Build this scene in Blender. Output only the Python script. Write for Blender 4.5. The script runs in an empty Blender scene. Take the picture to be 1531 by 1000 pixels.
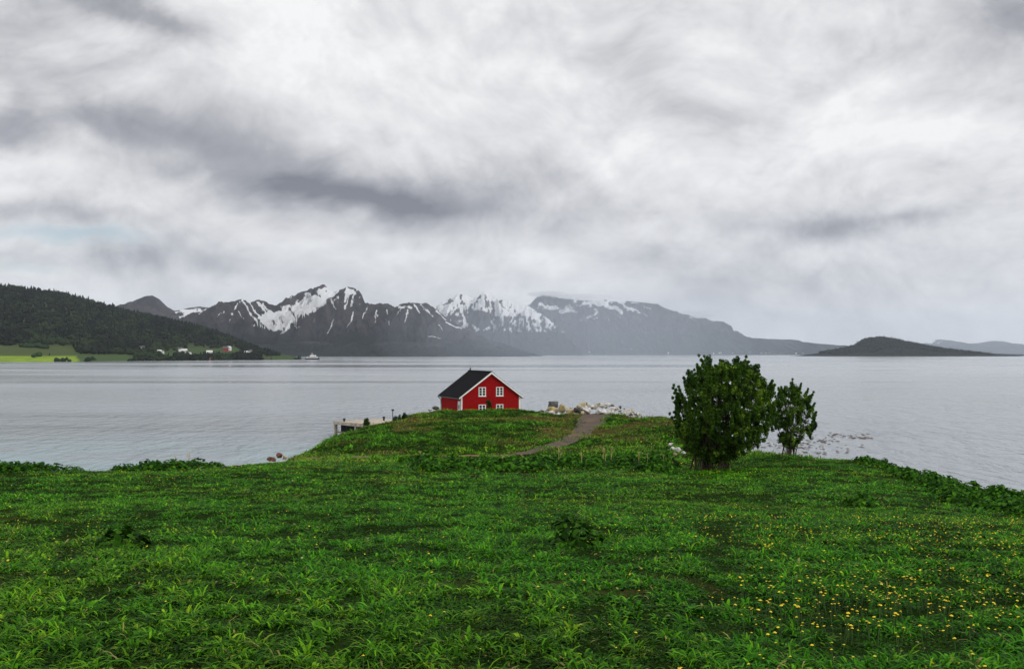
import bpy, bmesh, math, random
import numpy as np
from mathutils import Vector, Matrix, Euler

random.seed(7); RNG = np.random.default_rng(7)
F, CXP, HY, H = 1488.0, 765.5, 529.5, 11.0      # focal length in photo pixels, centre column, horizon row, eye height over the water
sc = bpy.context.scene
COL = sc.collection
R = math.radians

# ------------------------------------------------------------------ helpers
def at(px, py, Y):
    return Vector(((px - CXP) / F * Y, Y, H - (py - HY) / F * Y))
def xz(px, Y): return (px - CXP) / F * Y
def zz(py, Y): return H - (py - HY) / F * Y

def tag(o, label=None, cat=None, group=None, kind=None):
    if label: o['label'] = label
    if cat: o['category'] = cat
    if group: o['group'] = group
    if kind: o['kind'] = kind
    return o

def link(name, me, mats=None, parent=None, loc=None, rotz=None):
    o = bpy.data.objects.new(name, me); COL.objects.link(o)
    if mats is not None:
        for m in (mats if isinstance(mats, (list, tuple)) else [mats]): me.materials.append(m)
    if parent: o.parent = parent
    if loc is not None: o.location = loc
    if rotz is not None: o.rotation_euler = (0, 0, rotz)
    return o

def empty(name, loc=(0, 0, 0), rotz=0):
    o = bpy.data.objects.new(name, None); COL.objects.link(o)
    o.location = loc; o.rotation_euler = (0, 0, rotz); o.empty_display_size = 0.3
    return o

def mesh_np(name, V, quads=None, tris=None, smooth=False, attrs=None, mat_idx=None):
    V = np.asarray(V, np.float32)
    nq = 0 if quads is None else len(quads); nt = 0 if tris is None else len(tris)
    me = bpy.data.meshes.new(name)
    me.vertices.add(len(V)); me.vertices.foreach_set('co', V.ravel())
    loops = []; starts = []
    if nq:
        q = np.asarray(quads, np.int32); loops.append(q.ravel()); starts.append(np.arange(nq) * 4)
    if nt:
        t = np.asarray(tris, np.int32); loops.append(t.ravel()); starts.append(np.arange(nt) * 3 + nq * 4)
    L = np.concatenate(loops).astype(np.int32); S = np.concatenate(starts).astype(np.int32)
    me.loops.add(len(L)); me.loops.foreach_set('vertex_index', L)
    me.polygons.add(len(S)); me.polygons.foreach_set('loop_start', S)
    if smooth: me.polygons.foreach_set('use_smooth', np.ones(len(S), bool))
    if mat_idx is not None: me.polygons.foreach_set('material_index', np.asarray(mat_idx, np.int32))
    if attrs:
        for k, a in attrs.items():
            a = np.asarray(a, np.float32)
            if a.ndim == 2:
                if a.shape[1] == 3: a = np.concatenate([a, np.ones((len(a), 1), np.float32)], 1)
                at_ = me.attributes.new(k, 'FLOAT_COLOR', 'POINT'); at_.data.foreach_set('color', a.ravel())
            else:
                at_ = me.attributes.new(k, 'FLOAT', 'POINT'); at_.data.foreach_set('value', a)
    me.update(calc_edges=True)
    return me

def grid_quads(nr, nc):
    i = np.arange(nr - 1)[:, None] * nc + np.arange(nc - 1)[None, :]
    i = i.ravel()
    return np.stack([i, i + 1, i + nc + 1, i + nc], 1)

def bmo(name, bm, m, parent=None, loc=None, rotz=None):
    me = bpy.data.meshes.new(name); bm.to_mesh(me); bm.free(); return link(name, me, m, parent, loc, rotz)

# ------------------------------------------------------------------ numpy noise
def _hash(ix, iy, seed):
    h = (ix.astype(np.int64) * 374761393 + iy.astype(np.int64) * 668265263 + seed * 1442695041) & 0xFFFFFFFF
    h = ((h ^ (h >> 13)) * 1274126177) & 0xFFFFFFFF
    h = h ^ (h >> 16)
    return (h & 0xFFFF) / 65535.0
def vnoise(x, y, seed=0):
    x = np.asarray(x, float); y = np.asarray(y, float)
    ix = np.floor(x); iy = np.floor(y); fx = x - ix; fy = y - iy
    fx = fx * fx * fx * (fx * (fx * 6 - 15) + 10); fy = fy * fy * fy * (fy * (fy * 6 - 15) + 10)
    a = _hash(ix, iy, seed); b = _hash(ix + 1, iy, seed); c = _hash(ix, iy + 1, seed); d = _hash(ix + 1, iy + 1, seed)
    return (a * (1 - fx) + b * fx) * (1 - fy) + (c * (1 - fx) + d * fx) * fy
def fbm(x, y, oct=4, seed=0, gain=0.5):
    s = 0; a = 1.0; t = 0
    for k in range(oct):
        s = s + a * vnoise(x * 2 ** k + 17.3 * k, y * 2 ** k - 9.1 * k, seed + k); t += a; a *= gain
    return s / t
def ridged(x, y, oct=4, seed=0, gain=0.5):
    s = 0; a = 1.0; t = 0
    for k in range(oct):
        n = 1 - np.abs(2 * vnoise(x * 2 ** k + 5.3 * k, y * 2 ** k - 3.1 * k, seed + k) - 1)
        s = s + a * n * n; t += a; a *= gain
    return s / t
def sstep(a, b, x):
    t = np.clip((x - a) / (b - a), 0, 1); return t * t * (3 - 2 * t)

# ------------------------------------------------------------------ materials
class NT:
    def __init__(s, mat):
        s.t = mat.node_tree; s.n = s.t.nodes; s.l = s.t.links
    def new(s, typ, **kw):
        n = s.n.new(typ)
        for k, v in kw.items(): setattr(n, k, v)
        return n
    def put(s, sock, v):
        if isinstance(v, bpy.types.NodeSocket): s.l.new(v, sock)
        elif v is not None: sock.default_value = v
    def math(s, op, a, b=None, c=None, clamp=False):
        n = s.new('ShaderNodeMath', operation=op, use_clamp=clamp)
        s.put(n.inputs[0], a); s.put(n.inputs[1], b)
        if c is not None: s.put(n.inputs[2], c)
        return n.outputs[0]
    def mix(s, f, a, b):
        n = s.new('ShaderNodeMix', data_type='RGBA')
        s.put(n.inputs[0], f); s.put(n.inputs[6], a); s.put(n.inputs[7], b)
        return n.outputs[2]
    def noise(s, vec, scale, detail=4, rough=0.5, dist=0.0):
        n = s.new('ShaderNodeTexNoise')
        s.put(n.inputs['Vector'], vec); n.inputs['Scale'].default_value = scale
        n.inputs['Detail'].default_value = detail; n.inputs['Roughness'].default_value = rough
        n.inputs['Distortion'].default_value = dist
        return n
    def ramp(s, f, a, b):
        n = s.new('ShaderNodeMapRange', interpolation_type='SMOOTHSTEP')
        s.put(n.inputs[0], f); n.inputs[1].default_value = a; n.inputs[2].default_value = b
        return n.outputs[0]
    def scale(s, vec, sx, sy, sz):
        n = s.new('ShaderNodeMapping'); s.put(n.inputs[0], vec); n.inputs['Scale'].default_value = (sx, sy, sz)
        return n.outputs[0]
    def attr(s, name):
        return s.new('ShaderNodeAttribute', attribute_name=name)

def c4(c): return (c[0], c[1], c[2], 1.0)
def mat(name):
    m = bpy.data.materials.new(name); m.use_nodes = True
    t = NT(m); b = t.n['Principled BSDF']
    return m, t, b
def simple(name, col, rough=0.7, vary=0.25, scale=3.0, spec=0.3, metal=0.0, bump=0.0):
    m, t, b = mat(name)
    tc = t.new('ShaderNodeTexCoord').outputs['Object']
    n = t.noise(tc, scale, 5, 0.6).outputs[0]
    lo = c4([x * (1 - vary) for x in col]); hi = c4([min(1, x * (1 + vary)) for x in col])
    t.put(b.inputs['Base Color'], t.mix(t.ramp(n, 0.3, 0.7), lo, hi))
    b.inputs['Roughness'].default_value = rough; b.inputs['Specular IOR Level'].default_value = spec
    b.inputs['Metallic'].default_value = metal
    if bump:
        bp = t.new('ShaderNodeBump'); bp.inputs['Distance'].default_value = bump
        t.put(bp.inputs['Height'], t.noise(tc, scale * 3, 5, 0.6).outputs[0]); t.put(b.inputs['Normal'], bp.outputs[0])
    return m
def leaf_mat(name, transl=0.3, rough=0.5, spec=0.35, attr='col'):
    m, t, b = mat(name)
    c = t.attr(attr).outputs['Color']
    t.put(b.inputs['Base Color'], c); b.inputs['Roughness'].default_value = rough
    b.inputs['Specular IOR Level'].default_value = spec
    tr = t.new('ShaderNodeBsdfTranslucent'); t.put(tr.inputs[0], c)
    mx = t.new('ShaderNodeMixShader'); mx.inputs[0].default_value = transl
    t.l.new(b.outputs[0], mx.inputs[1]); t.l.new(tr.outputs[0], mx.inputs[2])
    t.l.new(mx.outputs[0], t.n['Material Output'].inputs[0])
    return m

M_leaf = leaf_mat('foliage_leaves', 0.3, 0.5, 0.06)
M_grass = leaf_mat('grass_blades', 0.18, 0.5, 0.03)
M_broad = leaf_mat('broad_leaves', 0.2, 0.5, 0.03)
M_far_tree = leaf_mat('far_forest', 0.1, 0.8, 0.1)
M_bark = simple('bark', (0.07, 0.05, 0.035), 0.9, 0.4, 6)
M_stem = simple('green_stem', (0.05, 0.11, 0.02), 0.6)
M_petal = simple('yellow_petals', (0.88, 0.68, 0.02), 0.6, 0.1, 20)
M_cream = simple('cream_petals', (0.62, 0.60, 0.30), 0.6, 0.12, 20)
M_straw = simple('dry_straw', (0.50, 0.40, 0.16), 0.8, 0.3, 5)
M_white = simple('white_paint', (0.80, 0.79, 0.76), 0.55, 0.05, 2)
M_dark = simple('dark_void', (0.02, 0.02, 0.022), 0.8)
M_black_metal = simple('black_metal', (0.02, 0.02, 0.022), 0.4)

# ------------------------------------------------------------------ ground heightfield
def prof(px):
    """(distance, row) control points of the land along a column of the view"""
    return PROF[px]
BASE = [(-60, 9.6), (0, 9.05), (7, 8.78), (12, 8.35), (18, 7.75)]
def Z(*pts):  # (Y, py) -> (Y, z)
    return [(y, zz(p, y)) for y, p in pts]
PROF = {
 -500: Z((30, 752), (42, 722), (50, 708)) + [(56, 3.6), (66, 0.3), (80, -1.5), (220, -3)],
 0:    Z((30, 751), (42, 721), (51, 704)) + [(57, 3.6), (67, 0.3), (82, -1.5), (220, -3)],
 140:  Z((30, 750), (42, 720), (53, 702)) + [(59, 3.4), (69, 0.3), (84, -1.5), (220, -3)],
 330:  Z((30, 749), (42, 719), (57, 697)) + [(64, 3.0), (74, 0.2), (90, -1.5), (220, -3)],
 400:  Z((30, 749), (42, 719), (60, 692)) + [(70, 2.6), (78, 1.0), (88, 0.0), (104, -1.5), (220, -3)],
 430:  Z((30, 749), (42, 719), (61, 690.5), (78, 690)) + [(84, 2.2)] + Z((90, 679.5)) + [(97, 0.6), (106, -1.0), (220, -3)],
 500:  Z((30, 749), (42, 719), (62, 692), (78, 690), (85, 684), (96, 664), (106, 649)) + [(112, 1.2), (122, -0.8), (220, -3)],
 550:  Z((30, 749), (42, 719), (62, 693), (78, 690), (85, 684), (100, 655), (114, 632)) + [(120, 2.0), (128, 0.2), (138, -1), (220, -3)],
 620:  Z((30, 749), (42, 719), (62, 695), (78, 690), (85, 684), (100, 651), (112, 631), (122, 616.5)) + [(134, 2.6), (150, 0.6), (165, -1), (220, -3)],
 660:  Z((30, 749), (42, 719), (62, 696), (78, 690), (85, 684), (100, 650), (114, 628), (127, 613.6)) + [(136, 2.3), (152, 1.6), (166, -1), (220, -3)],
 730:  Z((30, 749), (42, 719), (62, 697), (78, 691), (85, 684), (100, 651), (114, 628), (128, 613.2)) + [(136, 2.3), (152, 1.8), (166, -1), (220, -3)],
 780:  Z((30, 749), (42, 719), (62, 698), (78, 691), (85, 683), (100, 652), (114, 629), (127, 612.5)) + [(138, 2.3), (152, 1.2), (164, -1), (220, -3)],
 830:  Z((30, 749), (42, 719), (62, 698), (78, 688), (88, 671), (100, 653), (112, 634), (121, 620)) + [(129, 2.9), (145, 0.6), (156, -1), (220, -3)],
 870:  Z((30, 749), (42, 719), (62, 698), (78, 688), (88, 670), (100, 651), (112, 632), (119, 624)) + [(124, 3.4), (129, 2.9), (142, 0.4), (150, -1), (220, -3)],
 920:  Z((30, 749), (42, 720), (62, 699), (76, 688), (88, 668), (100, 646), (112, 624), (116, 619)) + [(124, 3.5), (129, 2.8), (140, 0.3), (148, -1), (220, -3)],
 1000: Z((30, 750), (42, 722), (60, 702), (74, 686), (88, 662), (100, 637), (108, 622)) + [(116, 2.2), (126, 0.2), (138, -1), (220, -3)],
 1065: Z((30, 750), (42, 724), (52, 712), (58, 705), (70, 690), (84, 668), (95, 650)) + [(104, 1.8), (114, 0), (126, -1), (220, -3)],
 1150: Z((30, 751), (42, 724), (52, 706), (60, 693), (68, 680), (74, 671)) + [(82, 2.2), (92, 0.0), (106, -1), (220, -3)],
 1200: Z((30, 752), (42, 725), (52, 706), (60, 692), (68, 679)) + [(76, 2.2), (88, 0.0), (100, -1), (220, -3)],
 1300: Z((30, 756), (42, 728), (52, 706), (61, 686)) + [(68, 2.4), (80, 0.0), (92, -1), (220, -3)],
 1350: Z((30, 760), (40, 735), (48, 716), (56, 698)) + [(63, 2.4), (75, 0.0), (88, -1), (220, -3)],
 1410: Z((30, 764), (38, 745), (44, 730), (50, 718)) + [(57, 2.6), (68, 0.0), (80, -1), (220, -3)],
 1531: Z((30, 772), (36, 758), (43, 744)) + [(50, 2.8), (61, 0.0), (74, -1), (220, -3)],
 2000: Z((26, 792), (32, 782), (37, 775)) + [(44, 2.8), (55, 0.0), (70, -1), (220, -3)],
}
GX0, GX1, GY0, GY1, GS = -170.0, 190.0, -60.0, 200.0, 0.6
gx = np.arange(GX0, GX1 + .01, GS); gy = np.arange(GY0, GY1 + .01, GS)
cols = sorted(PROF); colsY = {}
for c in cols:
    p = BASE + PROF[c]
    colsY[c] = np.interp(gy, [a for a, _ in p], [b for _, b in p])
TAB = np.stack([colsY[c] for c in cols])           # column x Y
GXX, GYY = np.meshgrid(gx, gy)
U = np.clip(GXX / np.maximum(GYY, 14.0) * F + CXP, cols[0], cols[-1])
ci = np.clip(np.searchsorted(cols, U, 'right') - 1, 0, len(cols) - 2)
ca = np.array(cols, float)
ft = (U - ca[ci]) / (ca[ci + 1] - ca[ci]); ft = ft * ft * (3 - 2 * ft) * .5 + ft * .5
yi = np.broadcast_to(np.arange(len(gy))[:, None], U.shape)
HG = TAB[ci, yi] * (1 - ft) + TAB[ci + 1, yi] * ft
def blur(a, n):
    k = np.ones(2 * n + 1) / (2 * n + 1)
    for ax in (0, 1):
        p = np.pad(a, [(n, n) if i == ax else (0, 0) for i in (0, 1)], 'edge')
        a = np.apply_along_axis(lambda v: np.convolve(v, k, 'valid'), ax, p)
    return a
HG = blur(blur(HG, 2), 1)
lumpy = sstep(60, 90, GYY)
HG += (fbm(GXX / 9, GYY / 9, 3, 11) - .5) * (0.22 + 0.35 * lumpy) + (fbm(GXX / 2.2, GYY / 2.2, 3, 12) - .5) * (0.10 + 0.22 * lumpy)
def hgt(x, y):
    x = np.asarray(x, float); y = np.asarray(y, float)
    fx = np.clip((x - GX0) / GS, 0, len(gx) - 1.001); fy = np.clip((y - GY0) / GS, 0, len(gy) - 1.001)
    i = fx.astype(int); j = fy.astype(int); a = fx - i; b = fy - j
    return (HG[j, i] * (1 - a) + HG[j, i + 1] * a) * (1 - b) + (HG[j + 1, i] * (1 - a) + HG[j + 1, i + 1] * a) * b
def g(x, y): return float(hgt(x, y))

# the gravel road and the trodden path: centre lines in plan (x, y, half width)
road_pts = [(893, 124, 2.5), (889, 118, 2.3), (884, 112, 1.75), (876, 106, 1.4), (863, 100, 1.25), (846, 95.5, 1.15), (823, 91.5, 1.0), (798, 88.8, .85), (770, 87, 0.7)]
path_pts = [(770, 87, 0.8), (720, 86, .5), (660, 84.5, .5), (610, 83.5, .55), (560, 83, .6), (520, 82.5, .6), (480, 82, .5), (445, 81.5, .4)]
def strip(pts, n=90):
    P = np.array([[xz(a, b), b, c] for a, b, c in pts]); t = np.linspace(0, 1, len(P)); tt = np.linspace(0, 1, n)
    Q = np.stack([np.interp(tt, t, P[:, k]) for k in range(3)], 1)
    for _ in range(3): Q[1:-1] = (Q[:-2] + Q[1:-1] * 2 + Q[2:]) / 4
    return Q
ROAD = strip(road_pts); PATH = strip(path_pts)
def on_track(x, y, grow=0.0):
    m = np.zeros(np.shape(x), bool)
    for Q in (ROAD, PATH):
        for k in range(0, len(Q), 2):
            m |= (x - Q[k, 0]) ** 2 + (y - Q[k, 1]) ** 2 < (Q[k, 2] + grow) ** 2
    return m
# flatten the ground under the tracks a little
for Q in (ROAD, PATH):
    for k in range(len(Q)):
        pass

px_g = GXX / np.maximum(GYY, 3) * F + CXP
shore_z = HG
dry = fbm(GXX / 5.5, GYY / 5.5, 4, 31) + 0.12 * sstep(84, 100, GYY) - 0.1 * sstep(70, 60, GYY)
me = mesh_np('ground', np.stack([GXX.ravel(), GYY.ravel(), HG.ravel()], 1), grid_quads(len(gy), len(gx)), smooth=True, attrs={'dry': dry.ravel()})
m, t, b = mat('ground_soil')
geo = t.new('ShaderNodeNewGeometry'); pos = geo.outputs['Position']
n1 = t.noise(pos, 0.35, 5, 0.6).outputs[0]; n2 = t.noise(pos, 3.0, 5, 0.65).outputs[0]
green = t.mix(t.ramp(n1, .35, .65), (0.006, 0.018, 0.003, 1), (0.013, 0.034, 0.005, 1))
green = t.mix(t.ramp(n2, .35, .75), green, (0.022, 0.038, 0.007, 1))
d = t.attr('dry').outputs['Fac']
brown = t.mix(n2, (0.06, 0.042, 0.018, 1), (0.13, 0.09, 0.035, 1))
col = t.mix(t.math('MULTIPLY', t.ramp(d, .62, .78), 0.8), green, brown)
sx = t.new('ShaderNodeSeparateXYZ'); t.put(sx.inputs[0], pos)
zed = t.math('ADD', sx.outputs[2], t.math('MULTIPLY', t.math('SUBTRACT', n1, .5), 1.2))
pebble = t.mix(t.ramp(t.noise(pos, 2.2, 6, .7).outputs[0], .4, .65), (0.14, 0.11, 0.085, 1), (0.42, 0.38, 0.33, 1))
col = t.mix(t.ramp(zed, 1.3, 0.7), col, pebble)
t.put(b.inputs['Base Color'], col); b.inputs['Roughness'].default_value = .95; b.inputs['Specular IOR Level'].default_value = .0
bp = t.new('ShaderNodeBump'); bp.inputs['Distance'].default_value = .15; t.put(bp.inputs['Height'], n2); t.put(b.inputs['Normal'], bp.outputs[0])
ground = tag(link('ground', me, m), 'green sloping meadow and grassy headland running down to the fjord', None, None, 'structure')

def track(name, Q, m, label, lift):
    V = []; K = 9
    for k in range(len(Q)):
        a = Q[max(k - 1, 0)]; c = Q[min(k + 1, len(Q) - 1)]
        dx, dy = c[0] - a[0], c[1] - a[1]; L = math.hypot(dx, dy); nx, ny = -dy / L, dx / L
        wob = 1 + 0.5 * (float(vnoise(k * .45, 3.3, 5)) - .5)
        for j in range(K):
            s = (j / (K - 1) * 2 - 1); w = Q[k, 2] * wob * s
            x, y = Q[k, 0] + nx * w, Q[k, 1] + ny * w
            V.append((x, y, g(x, y) + lift - (0.09 if abs(s) > .99 else 0)))
    return tag(link(name, mesh_np(name, V, grid_quads(len(Q), K), smooth=True), m), label, None, None, 'structure')
m, t, b = mat('gravel')
pos = t.new('ShaderNodeNewGeometry').outputs['Position']
n1 = t.noise(pos, .5, 4, .6).outputs[0]; n2 = t.noise(pos, 7, 5, .7).outputs[0]
col = t.mix(n2, (0.034, 0.023, 0.016, 1), (0.135, 0.092, 0.062, 1)); col = t.mix(t.ramp(n1, .52, .66), col, (0.13, 0.085, 0.045, 1))
t.put(b.inputs['Base Color'], col); b.inputs['Roughness'].default_value = .95
bp = t.new('ShaderNodeBump'); bp.inputs['Distance'].default_value = .06; t.put(bp.inputs['Height'], n2); t.put(b.inputs['Normal'], bp.outputs[0])
track('road', ROAD, m, 'grey gravel track curving down from the boulder heap across the headland', 0.07)
m2, t, b = mat('trodden_soil')
pos = t.new('ShaderNodeNewGeometry').outputs['Position']; n2 = t.noise(pos, 2, 5, .7).outputs[0]
t.put(b.inputs['Base Color'], t.mix(n2, (0.08, 0.055, 0.025, 1), (0.22, 0.14, 0.06, 1))); b.inputs['Roughness'].default_value = .95
track('path', PATH, m2, 'narrow brown trodden path along the foot of the grassy knoll', 0.06)

# ------------------------------------------------------------------ grass (one uncountable mass)
def pal(n, cols, w):
    i = RNG.choice(len(cols), n, p=np.array(w) / sum(w)); return np.array(cols)[i]
GREENS = [(0.034, 0.142, 0.004), (0.019, 0.088, 0.003), (0.066, 0.215, 0.006), (0.009, 0.044, 0.002), (0.10, 0.21, 0.008)]
def blades(x, y, z, az, L, W, lean, col, seg):
    """arching leaf strips; returns verts, quads, tris, colours"""
    n = len(x); dx, dy = np.cos(az), np.sin(az)
    V = np.zeros((n, 2 * seg + 1, 3), np.float32); C = np.zeros((n, 2 * seg + 1, 3), np.float32)
    r = np.zeros(n); h = np.zeros(n)
    ang = np.zeros(n) + 0.12
    for k in range(seg + 1):
        s = k / seg
        if k:
            a = 0.12 + lean * (s ** 1.1)
            r = r + np.sin(a) * L / seg; h = h + np.cos(a) * L / seg
        w = W * (0.6 + 1.5 * s - 2.0 * s * s if s < 1 else 0) * .55
        cx, cy, cz = x + dx * r, y + dy * r, z + h
        br = (0.75 + 0.35 * s)
        if k < seg:
            V[:, 2 * k, 0] = cx - dy * w; V[:, 2 * k, 1] = cy + dx * w; V[:, 2 * k, 2] = cz
            V[:, 2 * k + 1, 0] = cx + dy * w; V[:, 2 * k + 1, 1] = cy - dx * w; V[:, 2 * k + 1, 2] = cz
            C[:, 2 * k] = col; C[:, 2 * k + 1] = col
        else:
            V[:, 2 * k, 0] = cx; V[:, 2 * k, 1] = cy; V[:, 2 * k, 2] = cz; C[:, 2 * k] = col
    base = np.arange(n)[:, None] * (2 * seg + 1)
    quads = []
    for k in range(seg - 1):
        quads.append(np.concatenate([base + 2 * k, base + 2 * k + 1, base + 2 * k + 3, base + 2 * k + 2], 1))
    tris = np.concatenate([base + 2 * seg - 2, base + 2 * seg - 1, base + 2 * seg], 1)
    return V.reshape(-1, 3), (np.concatenate(quads) if quads else np.zeros((0, 4), int)), tris, C.reshape(-1, 3)

class Acc:
    def __init__(s): s.V = []; s.Q = []; s.T = []; s.C = []; s.n = 0
    def add(s, V, Q, T, C):
        s.V.append(V); s.C.append(C)
        if len(Q): s.Q.append(Q + s.n)
        if len(T): s.T.append(T + s.n)
        s.n += len(V)
    def mesh(s, name, smooth=True):
        return mesh_np(name, np.concatenate(s.V), np.concatenate(s.Q) if s.Q else None, np.concatenate(s.T) if s.T else None, smooth, {'col': np.concatenate(s.C)})
def scatter(Y0, Y1, dens, half=0.58):
    """points spread evenly over the ground between two distances"""
    m_ = 6.0 * half / .66                                         # a strip beyond the frame on both sides
    area = half * (Y1 * Y1 - Y0 * Y0) + 2 * m_ * (Y1 - Y0); n = int(area * dens)
    y = RNG.uniform(Y0, Y1, int(n * 1.6) + 10); w_ = half * y + m_
    y = y[RNG.uniform(0, 1, len(y)) < w_ / (half * Y1 + m_)][:n]; x = RNG.uniform(-1, 1, len(y)) * (half * y + m_)
    return x, y
acc = Acc()
# Y0, Y1, tufts per m2, blades per tuft, length, width, segments
for (Y0, Y1, dens, nb, Lm, Wm, seg) in ((.8, 9, 300, 8, .115, .0145, 4), (9, 16, 215, 7, .115, .0165, 4), (16, 30, 110, 6, .125, .021, 3), (30, 66, 40, 5, .16, .034, 3), (66, 140, 9, 5, .32, .065, 2)):
    x, y = scatter(Y0, Y1, dens); z = hgt(x, y)
    ok = (z > 1.0) & ~on_track(x, y, -.5 + .95 * (vnoise(x / .8, y / .8, 333) - .3) * -1)
    lush = fbm(x / 2.6, y / 2.6, 3, 77); big = fbm(x / 13, y / 9, 3, 78)
    ok &= RNG.uniform(0, 1, len(x)) < np.clip(0.90 + .5 * (lush - .3), 0.85, 1)
    x, y, z, lush, big = x[ok], y[ok], z[ok], lush[ok], big[ok]
    n = len(x)
    # tuft colour
    col = pal(n, GREENS, [5, 5, 2.5, 3, 0.8])
    cl = sstep(.32, .68, vnoise(x / (.17 + .006 * Y1), y / (.20 + .008 * Y1), 401) * .65 + vnoise(x / (.40 + .01 * Y1), y / (.45 + .01 * Y1), 402) * .35)
    bright = (0.70 + 0.16 * sstep(.3, .72, lush)) * (0.90 + 0.16 * sstep(.3, .7, big)) * (.48 + 1.14 * cl)
    col = col * bright[:, None]
    yel = sstep(.5, .75, fbm(x / 6, y / 6, 3, 91))[:, None] * 0.6
    col = col * (1 - yel) + yel * col * np.array([1.9, 1.1, 1.2])
    if Y1 > 100:
        drym = (sstep(.48, .66, fbm(x / 5.5, y / 5.5, 4, 31)) * np.where(x / y * F + CXP > 900, .3, 1))[:, None] * (RNG.uniform(0, 1, n) < .55)[:, None] * .8
        col = col * (1 - drym) + drym * np.array([0.17, 0.115, 0.035])
        col = col * 1.3
        yl = (RNG.uniform(0, 1, n) < .4)[:, None] * .6
        col = col * (1 - yl) + yl * np.array([0.10, 0.20, 0.015])
    size = (0.85 + 0.25 * lush) * (.45 + .95 * cl) * RNG.uniform(.75, 1.3, n)
    X = np.repeat(x, nb); Yv = np.repeat(y, nb); Zv = np.repeat(z, nb); N = n * nb
    az = RNG.uniform(0, 2 * np.pi, N); spread = RNG.uniform(0, .05 + .0012 * Y1, N)
    X = X + np.cos(az) * spread; Yv = Yv + np.sin(az) * spread; Zv = hgt(X, Yv) - .012
    tall = RNG.uniform(0, 1, N); Lb = Lm * np.repeat(size, nb) * (.5 + .95 * tall)
    br_ = np.repeat(RNG.uniform(0, 1, n) < (.55 if Y1 < 70 else .2), nb); Wb = Wm * RNG.uniform(.45, 1.35, N) * np.where(br_, 1.7, .85); Lb = Lb * np.where(br_, .72, 1.0)
    lean = RNG.uniform(1.35, 3.0, N) * (1.0 if Y1 < 70 else .7)
    straw = RNG.uniform(0, 1, N) < .012
    colb = np.repeat(col, nb, 0); colb[straw] = (.20, .17, .06)
    cb = colb * (RNG.uniform(.45, 1.1, N) + .85 * tall ** 2)[:, None]  # taller blades coloured lighter: lit tops over dark gaps, put into the colour
    acc.add(*blades(X, Yv, Zv, az, Lb, Wb, lean, cb, seg))
tag(link('grass', acc.mesh('grass'), M_grass), 'lush green meadow grass covering the slope and the headland', 'grass', None, 'stuff')

# ------------------------------------------------------------------ dandelions and pale flowers
def flower_mesh(name, r, h, petal, tilt=0.0, n=12):
    V = []; T = []; MI = []
    def fan(z, rr, dz, k, mi, off=0):
        b0 = len(V); V.append((tilt * z, 0, z + dz))
        for i in range(k):
            a = 2 * math.pi * (i + off) / k; q = rr * (1.0 if i % 2 else .82)
            V.append((tilt * z + q * math.cos(a), q * math.sin(a), z))
        for i in range(k): T.append((b0, b0 + 1 + i, b0 + 1 + (i + 1) % k)); MI.append(mi)
    fan(h, r, r * .18, n, 0); fan(h + r * .16, r * .72, r * .22, n, 0, .5); fan(h + r * .3, r * .4, r * .2, 8, 0)
    fan(h - .006, r * .6, -r * .55, 8, 1)
    b0 = len(V); w = .0035
    for z in (0, h):
        for i in range(3): a = 2.1 * i; V.append((tilt * z + w * math.cos(a), w * math.sin(a), z))
    for i in range(3):
        j = (i + 1) % 3; T += [(b0 + i, b0 + j, b0 + 3 + j), (b0 + i, b0 + 3 + j, b0 + 3 + i)]; MI += [1, 1]
    me = mesh_np(name, V, None, T, True, None, MI)
    me.materials.append(petal); me.materials.append(M_stem)
    return me
def flower_density(x, y):
    u = x / y * F + CXP; p = HY + (H - hgt(x, y)) / y * F
    clump = sstep(.42, .68, fbm(x / 1.5, y / 1.8, 3, 55))
    right = sstep(1040, 1230, u) * sstep(775, 815, p) * (1 - .55 * sstep(940, 1000, p))
    mid = sstep(905, 830, p) * sstep(745, 775, p) * (0.25 + .5 * sstep(820, 1000, u))
    upper = sstep(745, 700, p) * (0.5 + .25 * sstep(1050, 1150, u))
    low = 0.05
    return clump * (right * 1.0 + mid * .25 + upper * .6) + low * .4 + .15 * right
variants = [flower_mesh('dandelion', (.0105 + .0015 * (k % 3)), .12 + .022 * k, M_petal, .15 * math.sin(k * 2.3)) for k in range(4)]
x, y = scatter(5, 30, 44); z = hgt(x, y)
ok = (RNG.uniform(0, 1, len(x)) < flower_density(x, y)); x, y, z = x[ok], y[ok], z[ok]
o_ = np.argsort(y); x, y, z = x[o_], y[o_], z[o_]
inview = np.abs(x / y * F) < 740
sel = np.where(inview & (y > 6.6))[0][:300]; rest = np.setdiff1d(np.arange(len(x)), sel)
for i in sel:
    o = bpy.data.objects.new('dandelion', random.choice(variants)); COL.objects.link(o)
    o.location = (x[i], y[i], z[i] - .01); s = random.uniform(.65, 1.4); o.scale = (s, s, s * random.uniform(.8, 1.25))
    o.rotation_euler = (random.uniform(-.2, .2), random.uniform(-.2, .2), random.uniform(0, 6.28))
    tag(o, 'single yellow dandelion flower head standing in the near meadow grass', 'flower', 'dandelions in the near meadow')
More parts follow.
